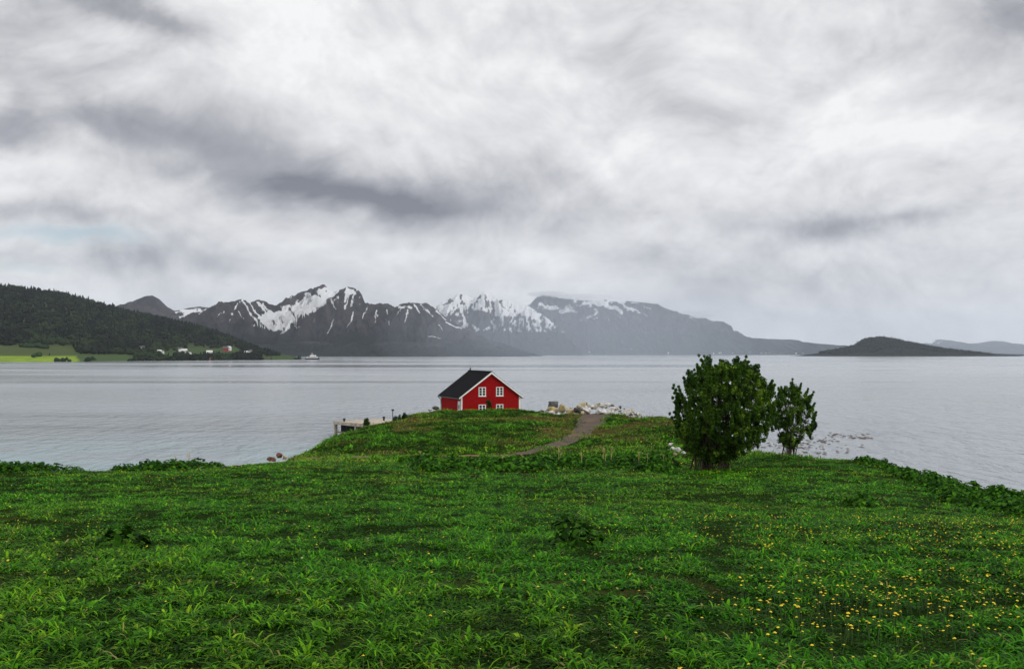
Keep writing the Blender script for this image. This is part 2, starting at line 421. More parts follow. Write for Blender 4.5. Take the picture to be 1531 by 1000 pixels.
# all the others, far too many to count: one mass
def flat_flowers(x, y, z, r, hh, cols):
    n = len(x); K = 7; V = np.zeros((n, K + 1, 3), np.float32)
    tx = RNG.normal(0, .35, n); ty = RNG.normal(-.15, .35, n)
    for i in range(K):
        a = 2 * np.pi * i / K
        V[:, i + 1, 0] = x + r * np.cos(a); V[:, i + 1, 1] = y + r * np.sin(a)
        V[:, i + 1, 2] = z + hh + r * (np.cos(a) * tx + np.sin(a) * ty)
    V[:, 0] = np.stack([x, y, z + hh + r * .45], 1)
    b_ = np.arange(n)[:, None] * (K + 1)
    T = np.concatenate([np.concatenate([b_, b_ + 1 + i, b_ + 1 + (i + 1) % K], 1) for i in range(K)])
    return V.reshape(-1, 3), np.zeros((0, 4), int), T, np.repeat(cols, K + 1, 0)
acc = Acc()
def addfl(x, y, r, yellow=.85):
    z = hgt(x, y); n = len(x)
    cols = np.where((RNG.uniform(0, 1, n) < yellow)[:, None], np.array([[.85, .65, .02]]), np.array([[.55, .55, .24]])) * RNG.uniform(.7, 1.1, n)[:, None]
    acc.add(*flat_flowers(x, y, z, r * RNG.uniform(.7, 1.25, n), RNG.uniform(.10, .19, n), cols))
addfl(x[rest], y[rest], .0125, .95)
for (Y0, Y1, dens, r, yel) in ((30, 62, 13.0, .019, .8), (62, 128, 2.2, .045, .6)):
    fx, fy = scatter(Y0, Y1, dens); fz = hgt(fx, fy)
    dn = flower_density(fx, fy) if Y1 < 70 else .28 * (.2 + sstep(.4, .65, fbm(fx / 5, fy / 5, 3, 21)))
    ok = (RNG.uniform(0, 1, len(fx)) < dn) & (fz > 1.4) & ~on_track(fx, fy, .1)
    addfl(fx[ok], fy[ok], r, yel)
tag(link('wildflowers', acc.mesh('wildflowers'), leaf_mat('wildflower_petals', .15, .6, .2)), 'countless yellow and cream wildflowers dotted over the farther meadow', 'flowers', None, 'stuff')

# ------------------------------------------------------------------ broad leaved plants
def broad_plant_mesh(name, rad, hh, nl, dark=1.0, leaf=.17, seed=0):
    r = np.random.default_rng(seed); V = []; Tq = []; C = []
    for i in range(nl):
        a = r.uniform(0, 2 * np.pi); rr = rad * math.sqrt(r.uniform(0.0, 1)); z = hh * (1 - .75 * (rr / rad) ** 1.6) * r.uniform(.45, 1.05)
        c = np.array([rr * math.cos(a), rr * math.sin(a), max(z, .04)])
        L = leaf * r.uniform(.6, 1.35); az = a + r.normal(0, .6); tilt = r.normal(-.35, .35)
        d = np.array([math.cos(az) * math.cos(tilt), math.sin(az) * math.cos(tilt), math.sin(tilt)])
        s = np.array([-math.sin(az), math.cos(az), r.normal(0, .25)]); up = np.cross(d, s)
        if up[2] < 0: up = -up
        outl = [(-.5, 0, 0), (-.42, .34, .05), (-.1, .52, .1), (.12, .38, .05), (.3, .46, .04), (.6, 0, -.12), (.3, -.46, .04), (.12, -.38, .05), (-.1, -.52, .1), (-.42, -.34, .05)]
        b0 = len(V); V.append(c + up * -.03 * L)
        for (p, q, w) in outl: V.append(c + d * p * L + s * q * L + up * w * L)
        for k in range(len(outl)): Tq.append((b0, b0 + 1 + k, b0 + 1 + (k + 1) % len(outl)))
        base = np.array([(0.026, 0.095, 0.006), (0.042, 0.14, 0.008), (0.065, 0.19, 0.012), (0.014, 0.055, 0.005)][r.integers(4)]) * dark * r.uniform(.75, 1.25)
        C += [base] * (len(outl) + 1)
        # leaf stalk
        b0 = len(V); w = .008
        V += [np.array([c[0] * .25 - w, c[1] * .25, -.03]), np.array([c[0] * .25 + w, c[1] * .25, -.03]), c + d * -.4 * L]
        Tq.append((b0, b0 + 1, b0 + 2)); C += [base * 1.1] * 3
    me = mesh_np(name, V, None, Tq, False, {'col': np.array(C)}); me.materials.append(M_broad)
    return me
plantV = [broad_plant_mesh('broad_leaved_plant', .62, .55, 95, 1.0, .15, 100 + k) for k in range(5)]
plantN = [broad_plant_mesh('broad_leaved_plant', .42, .34, 90, .62, .115, 200 + k) for k in range(3)]
def plant(x, y, s, label, group=None, vs=None, sz=1.0):
    o = bpy.data.objects.new('broad_leaved_plant', random.choice(vs or plantV)); COL.objects.link(o)
    o.location = (x, y, g(x, y) - .02); o.scale = (s, s, s * sz); o.rotation_euler = (0, 0, random.uniform(0, 6.28))
    return tag(o, label, 'plant', group)
def plantp(px, Y, s, *a, **k): return plant(xz(px, Y), Y, s, *a, **k)
def edge_y(px):
    cs = [c for c in cols]; e = {-500: 50, 0: 51, 140: 53, 330: 57, 400: 60, 430: 61, 1300: 61, 1350: 56, 1410: 50, 1531: 43, 2000: 37}
    k = sorted(e); return float(np.interp(px, k, [e[q] for q in k]))
# left shore edge
for i, (a, b_, n) in enumerate(((-90, 62, 17), (70, 118, 4), (172, 212, 7), (214, 304, 14), (312, 333, 3))):
    for k in range(n):
        p = a + (b_ - a) * (k + random.uniform(.1, .9)) / n
        plantp(p, edge_y(p) + random.uniform(-1.2, .8), random.uniform(.7, 1.2) * (1.1 if i in (0, 3) else .8), 'dark broad-leaved plant in the row along the left edge of the meadow above the water', 'broad-leaved plants along the left shore edge')
# mass at the right shore edge
for k in range(190):
    p = random.uniform(1285, 1640); q = random.random() ** .8
    Yp = edge_y(p) - 1.0 + .9 - q * (14.0 if p > 1400 else max(3, 11 * (p - 1240) / 160) )
    plantp(p, Yp, random.uniform(.55, 1.0), 'dark broad-leaved plant in the dense bed at the right shore edge', 'broad-leaved plants in the right bed')
# patch at the foot of the field
for k in range(190):
    p = random.uniform(610, 1010); 
    Yp = random.uniform(52, 74)
    if fbm(np.array(p / 45.), np.array(Yp / 5.), 2, 8) < .42: continue
    plantp(p, Yp, random.uniform(.8, 1.4), 'green broad-leaved plant in the wide patch below the gravel track', 'broad-leaved plants below the track')
for (p, Y, s, lab) in ((864, 15.2, 1.0, 'dark jagged-leaved plant alone in the middle of the meadow, the nearer of two'), (852, 18.6, .8, 'dark jagged-leaved plant alone in the middle of the meadow, the farther of two'), (185, 15.3, 1.05, 'low broad-leaved plant alone in the grass at the left of the meadow')):
    plantp(p, Y, s, lab, None, plantN)
plantp(650, 86, 1.6, 'big dark leafy plant beside the brown path at the foot of the knoll')
plantp(1288, 30, .9, 'pale green leafy plant in the meadow in front of the right plant bed')

# dry stalks
def stalk_mesh(name, h, forks, seed):
    r = random.Random(seed); bm = bmesh.new()
    def rod(a, b, r0, r1):
        d = (b - a); q = d.to_track_quat('Z', 'Y').to_matrix().to_4x4(); q.translation = (a + b) / 2
        bmesh.ops.create_cone(bm, segments=5, radius1=r0, radius2=r1, depth=d.length, matrix=q)
    top = Vector((r.uniform(-.1, .1) * h, r.uniform(-.1, .1) * h, h)); rod(Vector((0, 0, -.05)), top, .022, .012)
    for k in range(forks):
        s = r.uniform(.55, .95); a = r.uniform(0, 6.28); L = h * r.uniform(.15, .3)
        p = top * s; e = p + Vector((math.cos(a) * L * .6, math.sin(a) * L * .6, L)); rod(p, e, .012, .008)
        for j in range(3):
            aa = a + j * 2.1; rod(e, e + Vector((math.cos(aa) * .07, math.sin(aa) * .07, .06)), .008, .006)
    me = bpy.data.meshes.new(name); bm.to_mesh(me); bm.free(); me.materials.append(M_straw); return me
for i, (p, Y, h) in enumerate(((901, 66, 1.0), (906, 66.5, .85), (913, 67, .95), (870, 66, .7), (836, 68, 1.0), (838, 70, .6), (781, 67, .55), (717, 68, .5), (752, 70, .6), (955, 64, .8), (968, 62, .7), (992, 60, .7), (628, 76, .6), (822, 66, .5))):
    o = link('dry_stalk', stalk_mesh('dry_stalk', h * 1.15, 3, i), None, None, (xz(p, Y), Y, g(xz(p, Y), Y)))
    tag(o, 'thin pale dead plant stalk standing among the broad leaves below the track', 'stalk', 'dead stalks below the track')
o = link('dry_stalk', stalk_mesh('dry_stalk', 1.0, 4, 77), None, None, (xz(282, 57), 57, g(xz(282, 57), 57)))
tag(o, 'pale forked dead stalk rising above the plants at the left shore edge', 'stalk')
o = link('dry_stalk', stalk_mesh('dry_stalk', 0.8, 3, 78), None, None, (xz(262, 57), 57, g(xz(262, 57), 57)))
tag(o, 'short dark dead stalk among the leafy plants at the left shore edge', 'stalk')

# ------------------------------------------------------------------ leafy trees
def leaves(centers, n_per, rads, size, cols, r, up=.3):
    """leaf-sized rhombic faces scattered through clumps"""
    V = []; C = []
    cen = np.repeat(centers, n_per, 0); rad = np.repeat(rads, n_per, 0); N = len(cen)
    d = r.normal(0, 1, (N, 3)); d /= np.linalg.norm(d, axis=1)[:, None]
    p = cen + d * rad * (r.uniform(0, 1, N) ** .45)[:, None]
    nrm = d * .6 + r.normal(0, .6, (N, 3)) + np.array([0, 0, up]); nrm /= np.linalg.norm(nrm, axis=1)[:, None]
    a = np.cross(nrm, r.normal(0, 1, (N, 3))); a /= np.linalg.norm(a, axis=1)[:, None]; b = np.cross(nrm, a)
    s = size * r.uniform(.6, 1.35, N)[:, None]
    Vv = np.stack([p - a * s * .55, p + b * s * .3 + nrm * s * .06, p + a * s * .6 - nrm * s * .08, p - b * s * .3 + nrm * s * .06], 1)
    cc = np.repeat(cols, n_per, 0) * r.uniform(.4, 1.75, N)[:, None]
    Cc = np.repeat(cc, 4, 0)
    i = np.arange(N)[:, None] * 4
    return Vv.reshape(-1, 3), np.concatenate([i, i + 1, i + 2, i + 3], 1), Cc
def tube(bm, pts, r0, r1, seg=6):
    rings = []
    for i, p in enumerate(pts):
        d = (pts[min(i + 1, len(pts) - 1)] - pts[max(i - 1, 0)]).normalized(); q = d.to_track_quat('Z', 'Y')
        rr = r0 + (r1 - r0) * i / (len(pts) - 1)
        rings.append([bm.verts.new(p + q @ Vector((math.cos(2 * math.pi * k / seg) * rr, math.sin(2 * math.pi * k / seg) * rr, 0))) for k in range(seg)])
    for a, b in zip(rings, rings[1:]):
        for k in range(seg): bm.faces.new((a[k], a[(k + 1) % seg], b[(k + 1) % seg], b[k]))
def bush_tree(name, label, px, Y, outline, base_half, nst, nclump, leafn, leaf, depth, seed, extra=()):
    """outline: list of (py, px_left, px_right) rows of the crown; spikes come from the stems' own tips"""
    r = np.random.default_rng(seed); rr = random.Random(seed)
    bx = xz(px, Y); bz = g(bx, Y); root = empty(name, (bx, Y, bz)); tag(root, label, 'tree')
    k = Y / F
    rows = [(zz(p, Y) - bz, (a - px) * k, (b - px) * k) for p, a, b in outline]; rows.sort()
    zs = [q[0] for q in rows]; ls = [q[1] for q in rows]; rs = [q[2] for q in rows]
    cen = []; rad = []; col = []
    while len(cen) < nclump:
        z = rr.uniform(zs[0], zs[-1]); a = np.interp(z, zs, ls); b = np.interp(z, zs, rs); w = (b - a) / 2; c = (a + b) / 2
        th = rr.uniform(0, 6.283); q = math.sqrt(rr.uniform(.04, 1))
        x = c + w * q * math.cos(th); y = w * depth * q * math.sin(th)
        if rr.random() > w / max(abs(np.array(rs) - np.array(ls))) * 2 + .15: continue
        s = rr.uniform(.11, .27)
        x = c + (x - c) * (1 - s / max(w, .4) * .7)
        cen.append((x, y, z)); rad.append((s, s, s * rr.uniform(.8, 1.5)))
        col.append(np.array(rr.choice([(0.044, 0.094, 0.010), (0.072, 0.145, 0.013), (0.024, 0.054, 0.007), (0.15, 0.26, 0.025)])))
    for (p, q, hw, hh) in extra:
        for j in range(7):
            t_ = j / 6; cen.append(((p - px + rr.uniform(-3, 3)) * k, rr.uniform(-.4, .4), zz(q, Y) - bz + hh * (t_ - .5) * k * 2)); rad.append((hw * k * rr.uniform(.5, 1.0), hw * k * rr.uniform(.5, 1), .2)); col.append(np.array((0.030, 0.080, 0.013)))
    for j in range(nclump // 7):            # shoots reaching up and out of the crown
        z = zs[0] + (zs[-1] - zs[0]) * rr.uniform(.25, .97); a = np.interp(z, zs, ls); b = np.interp(z, zs, rs); c = (a + b) / 2; w = (b - a) / 2
        th = rr.uniform(0, 6.283); x = c + w * .95 * math.cos(th); y = w * depth * .95 * math.sin(th)
        dr = Vector((math.cos(th) * rr.uniform(.1, .45), math.sin(th) * .3, rr.uniform(.6, 1))).normalized(); L_ = rr.uniform(.3, .9)
        for k_ in range(4):
            q = k_ / 3; cen.append((x + dr.x * L_ * q, y + dr.y * L_ * q, z + dr.z * L_ * q)); r_ = .115 * (1.2 - .6 * q); rad.append((r_, r_, r_ * 1.2)); col.append(np.array((0.060, 0.135, 0.014)))
    cen = np.array(cen); rad = np.array(rad)
    V, Q, C = leaves(cen, leafn, rad, leaf, np.array(col), r)
    cr = mesh_np('crown', V, Q, None, False, {'col': C}); link('crown', cr, M_leaf, root)
    bm = bmesh.new()
    order = np.argsort(-cen[:, 2])
    for i in range(nst):
        tgt = Vector(cen[order[rr.randrange(int(len(cen) * .6))]])
        s0 = Vector((rr.uniform(-1, 1) * base_half, rr.uniform(-.7, .7) * base_half, -.15))
        mid = s0.lerp(tgt, .45) + Vector((rr.uniform(-.15, .15), rr.uniform(-.15, .15), .25)); mid.x = s0.x + (tgt.x - s0.x) * .3
        pts = []
        for j in range(8):
            u = j / 7; pts.append((s0 * (1 - u) ** 2 + mid * 2 * u * (1 - u) + tgt * u * u))
        tube(bm, pts, rr.uniform(.035, .07), .012)
        for j in range(4):
            a = pts[rr.randrange(3, 7)]; near = cen[np.argmin(((cen - np.array(a) - r.normal(0, .6, 3)) ** 2).sum(1))]
            tube(bm, [a, a.lerp(Vector(near), .5) + Vector((0, 0, .08)), Vector(near)], .018, .006, 4)
    me = bpy.data.meshes.new('trunk'); bm.to_mesh(me); bm.free(); link('trunk', me, M_bark, root)
    return root
bush_tree('broadleaf_tree', 'large dark green many-stemmed tree with rounded crown on the meadow', 1065, 58,
  [(690, 1050, 1080), (684, 1034, 1098), (674, 1014, 1126), (660, 1008, 1145), (640, 1009, 1152), (615, 1010, 1157), (598, 1012, 1158), (580, 1024, 1152), (570, 1030, 1146), (561, 1042, 1136), (553, 1052, 1124), (546, 1062, 1110)], 1.3, 30, 1000, 70, .115, .85, 5,
  ((1060, 545, 5, 10), (1032, 566, 5, 8), (1078, 548, 6, 7), (1103, 546, 5, 10), (1099, 554, 5, 8), (1124, 556, 6, 7), (1142, 574, 5, 7), (1013, 603, 4, 6), (1131, 556, 5, 8), (1088, 548, 5, 6)))
bush_tree('broadleaf_tree', 'smaller bright green tree leaning beside the larger tree at the water', 1180, 72,
  [(668, 1172, 1188), (658, 1160, 1202), (645, 1154, 1212), (625, 1152, 1219), (606, 1153, 1217), (594, 1158, 1209), (584, 1166, 1198), (577, 1176, 1192)], .5, 14, 260, 66, .115, .9, 9,
  ((1184, 582, 4, 8), (1168, 590, 4, 5), (1207, 602, 4, 5), (1212, 645, 4, 9), (1217, 636, 2, 4)))

def shrub(name, label, x, y, w, h, n, leaf, seed, col=(0.03, 0.085, 0.014), z=None, taper=0.5):
    r = np.random.default_rng(seed); rr = random.Random(seed)
    root = empty(name, (x, y, g(x, y) if z is None else z)); tag(root, label, 'shrub')
    cen = []; rad = []
    for i in range(n):
        t_ = rr.uniform(.12, 1); q = w * .5 * (1 - taper * t_); a = rr.uniform(0, 6.28)
        cen.append((math.cos(a) * q * rr.random(), math.sin(a) * q * rr.random(), h * t_ * .92)); s = w * .2; rad.append((s, s, s * 1.4))
    V, Q, C = leaves(np.array(cen), 34, np.array(rad), leaf, np.array([col] * n), r)
    link('foliage', mesh_np('foliage', V, Q, None, False, {'col': C}), M_leaf, root)
    bm = bmesh.new()
    for i in range(5):
        c = Vector(cen[rr.randrange(n)]); tube(bm, [Vector((rr.uniform(-.05, .05), 0, -.1)), c * .5 + Vector((0, 0, .05)), c], .03, .008, 5)
    me = bpy.data.meshes.new('stem'); bm.to_mesh(me); bm.free(); link('stem', me, M_bark, root)
    return root
shrub('shrub', 'small upright shrub on the right shore edge beyond the trees', xz(1323, 60), 60, .55, .7, 12, .10, 1, taper=.3)
shrub('shrub', 'dark round shrub standing beside the pale concrete quay', xz(548, 117), 117, .85, 1.3, 34, .14, 2, (0.024, 0.065, 0.010), None, .15)
shrub('shrub', 'narrow dark shrub against the lower left window of the red house', xz(730, 133), 133, 1.1, 2.0, 20, .16, 3, (0.018, 0.05, 0.012), 3.0, .55)
for i, p in enumerate((592, 598, 604)):
    shrub('shrub', 'low dark shrub on the crest of the knoll between quay and house', xz(p, 119), 119, .9, .6, 10, .14, 20 + i, (0.02, 0.05, 0.012), None, .2)['group'] = 'low shrubs on the knoll crest'

# ------------------------------------------------------------------ rocks
def rock_mat(name, lo, hi, stain=None):
    m, t, b = mat(name); tc = t.new('ShaderNodeTexCoord').outputs['Object']
    n = t.noise(tc, 3.0, 6, .7).outputs[0]; col = t.mix(t.ramp(n, .35, .65), c4(lo), c4(hi))
    if stain: col = t.mix(t.ramp(t.noise(tc, 1.3, 4, .6).outputs[0], .52, .66), col, c4(stain))
    t.put(b.inputs['Base Color'], col); b.inputs['Roughness'].default_value = .9
    bp = t.new('ShaderNodeBump'); bp.inputs['Distance'].default_value = .08; t.put(bp.inputs['Height'], t.noise(tc, 6, 6, .7).outputs[0]); t.put(b.inputs['Normal'], bp.outputs[0])
    return m
MR_white = rock_mat('pale_rock', (0.36, 0.34, 0.32), (0.74, 0.72, 0.69), (0.34, 0.25, 0.15))
MR_grey = rock_mat('grey_rock', (0.06, 0.06, 0.06), (0.16, 0.155, 0.15))
MR_yel = rock_mat('yellow_lichen_rock', (0.34, 0.30, 0.2), (0.50, 0.42, 0.2), (0.45, 0.30, 0.04))
MR_red = rock_mat('rust_rock', (0.12, 0.055, 0.035), (0.24, 0.12, 0.075))
MR_dark = rock_mat('dark_rock', (0.035, 0.032, 0.03), (0.10, 0.09, 0.08), (0.14, 0.10, 0.06))
def rock(x, y, z, sx, sy, sz, m, label, group, seed, n=16, name='boulder'):
    r = random.Random(seed); bm = bmesh.new()
    for i in range(n):
        v = Vector((r.gauss(0, 1), r.gauss(0, 1), r.gauss(0, 1))).normalized() * r.uniform(.8, 1.05)
        v = Vector([max(-.82, min(.82, q * 1.12)) for q in v]); bm.verts.new((v.x * sx, v.y * sy, v.z * sz))
    h = bmesh.ops.convex_hull(bm, input=bm.verts[:])
    for v in [v for v in bm.verts if not v.link_faces]: bm.verts.remove(v)
    bmesh.ops.bevel(bm, geom=bm.edges[:] , offset=min(sx, sz) * .08, segments=1, affect='EDGES')
    me = bpy.data.meshes.new(name); bm.to_mesh(me); bm.free()
    o = link(name, me, m, None, (x, y, z)); o.rotation_euler = (r.uniform(-.3, .3), r.uniform(-.3, .3), r.uniform(0, 6.28))
    return tag(o, label, 'rock', group)
YR = 124
def rockp(p, q, Y, w, h, m, label, group, seed, dz=0):   # w, h in photo pixels
    k = Y / F; return rock(xz(p, Y), Y, zz(q, Y), w * k * .56, w * k * .5, h * k * .56, m, label, group, seed)
bm = bmesh.new(); bmesh.ops.create_cube(bm, size=1); bmesh.ops.subdivide_edges(bm, edges=bm.edges[:], cuts=2, use_grid_fill=True)
for v in bm.verts: v.co = Vector((v.co.x * 1.05 + v.co.z * .06, v.co.y * .9, v.co.z * .78)) * (1 + random.uniform(-.05, .05))
bmesh.ops.bevel(bm, geom=[e for e in bm.edges if e.calc_face_angle(0) > .6], offset=.05, segments=2, affect='EDGES')
tag(bmo('boulder', bm, MR_grey, None, at(827, 604.5, 126), .35), 'dark grey squarish block sitting on top of the boulder heap', 'rock')
rockp(825, 611, 125, 17, 9, MR_yel, 'yellow lichen-covered boulder under the dark grey block', None, 32)
rockp(823, 617, 123.5, 20, 8, MR_white, 'broad white flat boulder at the near left foot of the heap', None, 33)
rockp(841, 610, 125, 14, 13, MR_yel, 'tall cream boulder with yellow stains right of the grey block', None, 34)
rockp(853, 615, 123.5, 14, 9, MR_yel, 'low tan boulder between the cream boulder and a dark one', None, 35)
rockp(863, 614, 123, 13, 12, MR_dark, 'dark brown leaning boulder in the middle of the heap', None, 36)
rockp(877, 614, 123, 15, 12, MR_white, 'grey white angular boulder right of the dark leaning one', None, 37)
rockp(902, 617, 122.5, 20, 10, MR_white, 'big smooth pale block at the near foot of the heap', None, 38)
sd = 200
for k in range(165):
    p = random.uniform(808, 956); q = random.uniform(0, 1)
    top = np.interp(p, [806, 830, 858, 872, 905, 930, 958], [613, 609, 605, 600, 600, 606, 615])
    py = top + 3 + (620 - top - 2) * q; Y = 127.5 - 3.5 * q; s = random.uniform(4.5, 10.5) * (.7 if p > 920 else 1)
    rockp(p, py, Y, s, s * random.uniform(.65, 1), random.choice([MR_white, MR_white, MR_white, MR_white, MR_yel, MR_dark]), 'angular pale boulder among the many in the heap beside the gravel track', 'boulders heaped beside the track', sd + k)
for i, (p, q, w, h, lab) in enumerate(((406, 686, 14, 9, 'rust red boulder at the shore left of the knoll, leftmost of three'), (418, 680.5, 12, 9, 'rust red boulder at the shore left of the knoll, uppermost of three'), (426, 684, 8, 7, 'small pale rust boulder at the shore left of the knoll'))):
    rockp(p, q, 84 + i, w, h, MR_red if i < 2 else MR_yel, lab, None, 300 + i)
for i, (p, q, w, h, lab) in enumerate(((1003, 664, 9, 5, 'long pale stone leaning on the rubble left of the large tree'), (1005, 670, 11, 7, 'white stone in the rubble left of the large tree, nearest its left end'), (1014, 672, 10, 8, 'pinkish white stone in the rubble just behind the large tree'), (1022, 677, 10, 6, 'pale stone half hidden behind the stems of the large tree'), (1010, 678, 8, 4, 'flat tan stone at the foot of the rubble left of the large tree'))):
    rockp(p, q, 74 + (2 if i == 0 else 0), w, h, MR_white if i < 4 else MR_yel, lab, None, 320 + i)
for i, (p, q, w, h, lab) in enumerate(((652, 610, 13, 6, 'dark upturned boulder on the crest left of the red house'), (643, 612.5, 7, 4, 'small pale stone on the crest left of the red house'))):
    rockp(p, q, 130, w, h, (MR_dark, MR_white)[i], lab, None, 340 + i)
for i, (p, q, w) in enumerate(((68, 700, 9), (77, 701, 6), (85, 701, 6), (97, 701, 5))):
    rockp(p, q, 54, w, w * .6, MR_white if i % 2 else MR_red, 'small weathered stone between the plants at the left meadow edge', 'stones at the left meadow edge', 360 + i)
# seaweed covered shallows right of the trees
V = []; T = []
for k in range(200):
    p = random.uniform(1135, 1300); q = random.gauss(0, 1)
    row = random.choice([(650, 40, 1255, 3), (659, 40, 1225, 4), (668, 55, 1210, 5), (676, 60, 1200, 4), (664, 60, 1160, 6), (654, 20, 1290, 2)])
    p = random.gauss(row[2], row[1] * .55); py = random.gauss(row[0], row[3] * .5)
    Y = (H - .06) * F / (py - HY); x = xz(p, Y); w = random.uniform(.15, .6); d_ = random.uniform(.12, .6); b0 = len(V); K = 7
    V.append((x, Y, random.uniform(.04, .12)))
    for i in range(K):
        a = 2 * math.pi * i / K; s = random.uniform(.6, 1.1); V.append((x + w * s * math.cos(a), Y + d_ * s * math.sin(a), -.03))
    for i in range(K): T.append((b0, b0 + 1 + i, b0 + 1 + (i + 1) % K))
tag(link('seaweed', mesh_np('seaweed', V, None, T, False), simple('seaweed', (0.055, 0.032, 0.018), .5, .5, 2)), 'brown seaweed and low rocks breaking the shallow water right of the trees', 'seaweed', None, 'stuff')
# reddish low growth on the crest right of the boulders
acc = Acc(); n = 520
xx = xz(RNG.normal(957, 16, n), 113); yy = RNG.normal(113, 1.6, n); c_ = np.array([[.15, .065, .03]]) * RNG.uniform(.6, 1.3, n)[:, None]
acc.add(*blades(xx, yy, hgt(xx, yy), RNG.uniform(0, 6.28, n), RNG.uniform(.2, .6, n), RNG.uniform(.04, .09, n), RNG.uniform(.2, 1.4, n), c_, 2))
tag(link('red_sorrel', acc.mesh('red_sorrel'), M_grass), 'reddish sorrel growing on the crest right of the boulder heap', 'sorrel', None, 'stuff')

# ------------------------------------------------------------------ the red house
def box(bm, x0, x1, y0, y1, z0, z1):
    m_ = Matrix.Translation(((x0 + x1) / 2, (y0 + y1) / 2, (z0 + z1) / 2)) @ Matrix.Diagonal((x1 - x0, y1 - y0, z1 - z0, 1))
    bmesh.ops.create_cube(bm, size=1, matrix=m_)
def boards(name, col, vert=False, pitch=.16):
    m, t, b = mat(name); tc = t.new('ShaderNodeTexCoord').outputs['Object']
    s = t.new('ShaderNodeSeparateXYZ'); t.put(s.inputs[0], tc)
    f = t.math('FRACT', t.math('DIVIDE', s.outputs[0 if vert else 2], pitch))
    n = t.noise(t.scale(tc, .6, .6, 5), 2.0, 5, .6).outputs[0]
    colr = t.mix(t.ramp(n, .3, .7), c4([q * .78 for q in col]), c4([q * 1.15 for q in col]))
    t.put(b.inputs['Base Color'], colr); b.inputs['Roughness'].default_value = .7; b.inputs['Specular IOR Level'].default_value = .06
    bp = t.new('ShaderNodeBump'); bp.inputs['Distance'].default_value = .05; t.put(bp.inputs['Height'], f); t.put(b.inputs['Normal'], bp.outputs[0])
    return m
M_red = boards('red_clapboard', (0.43, 0.012, 0.013))
m, t, b = mat('black_roof'); tc = t.new('ShaderNodeTexCoord').outputs['Object']
t.put(b.inputs['Base Color'], t.mix(t.noise(tc, 1.5, 6, .7).outputs[0], (0.006, 0.006, 0.007, 1), (0.020, 0.020, 0.022, 1))); b.inputs['Roughness'].default_value = .95; b.inputs['Specular IOR Level'].default_value = .05
bp = t.new('ShaderNodeBump'); bp.inputs['Distance'].default_value = .05; t.put(bp.inputs['Height'], t.noise(t.scale(tc, 4, 1, 1), 4, 2).outputs[0]); t.put(b.inputs['Normal'], bp.outputs[0])
M_roof = m
m, t, b = mat('window_glass'); b.inputs['Base Color'].default_value = (0.012, 0.016, 0.018, 1); b.inputs['Roughness'].default_value = .06
tc = t.new('ShaderNodeTexCoord').outputs['Object']; t.put(b.inputs['Roughness'], t.math('MULTIPLY_ADD', t.noise(tc, 2).outputs[0], .1, .03)); b.inputs['Specular IOR Level'].default_value = .25
M_glass = m
YH = 135.5
HB = 1.9
hs = empty('red_house', (xz(734, YH), YH, HB), R(21)); tag(hs, 'red wooden house with black roof and white trim on the grassy knoll', 'house')
# local: gable (front) on -y, x to the right, W wide, L deep
W2, LN = 4.25, 9.2
EZ, PZ = zz(592.5, YH) - HB, zz(557, YH) - HB
bm = bmesh.new()
pts = [(-W2, 0), (W2, 0), (W2, EZ), (0, PZ - .12), (-W2, EZ)]
fr = [bm.verts.new((a, 0, c)) for a, c in pts]; bk = [bm.verts.new((a, LN, c)) for a, c in pts]
bm.faces.new(fr); bm.faces.new(bk[::-1])
for i in range(5): j = (i + 1) % 5; bm.faces.new((fr[j], fr[i], bk[i], bk[j]))
bmesh.ops.recalc_face_normals(bm, faces=bm.faces); bmo('wall', bm, M_red, hs)
sl = (PZ - EZ) / W2; OV = .38; TH = .16
bm = bmesh.new()
for s in (-1, 1):
    xo = s * (W2 + OV); zo = EZ - sl * OV
    ring = [(xo, zo + .02), (0, PZ - .1), (0, PZ + TH), (xo, zo + TH + .04)]
    a = [bm.verts.new((x, -.30, z)) for x, z in ring]; c = [bm.verts.new((x, LN + .30, z)) for x, z in ring]
    bm.faces.new(a); bm.faces.new(c[::-1])
    for i in range(4): j = (i + 1) % 4; bm.faces.new((a[j], a[i], c[i], c[j]))
box(bm, -.12, .12, -.31, LN + .31, PZ + TH - .06, PZ + TH + .05)
bmesh.ops.recalc_face_normals(bm, faces=bm.faces); bmo('roof', bm, M_roof, hs)
for s in (-1, 1):
    for y0 in (-.345, LN + .302):
        bm = bmesh.new(); xo = s * (W2 + OV + .02); zo = EZ - sl * OV
        ring = [(xo, zo - .04), (0, PZ - .16), (0, PZ + .10), (xo, zo + .16)]
        a = [bm.verts.new((x, y0, z)) for x, z in ring]; c = [bm.verts.new((x, y0 + .043, z)) for x, z in ring]
        bm.faces.new(a); bm.faces.new(c[::-1])
        for i in range(4): j = (i + 1) % 4; bm.faces.new((a[j], a[i], c[i], c[j]))
        bmesh.ops.recalc_face_normals(bm, faces=bm.faces); bmo('barge_board', bm, M_white, hs)
    for ff in (0, 1):
        bm = bmesh.new(); x0 = s * W2; y0 = -.03 if ff == 0 else LN - .12
        box(bm, min(x0 - s * .16, x0 + s * .035), max(x0 - s * .16, x0 + s * .035), y0, y0 + .15, 0, EZ - .05); bmo('corner_board', bm, M_white, hs)
    bm = bmesh.new(); x0 = s * (W2 + OV + .05); tube(bm, [Vector((x0, -.3, EZ - sl * OV + .02)), Vector((x0, LN + .3, EZ - sl * OV + .02))], .07, .07, 8); bmo('gutter', bm, M_black_metal, hs)
bm = bmesh.new(); tube(bm, [Vector((-W2 - OV - .04, LN + .1, EZ - .35)), Vector((-W2 - .1, LN - .15, EZ - .7)), Vector((-W2 - .1, LN - .15, 0.1))], .06, .06, 8); bmo('downpipe', bm, M_black_metal, hs)
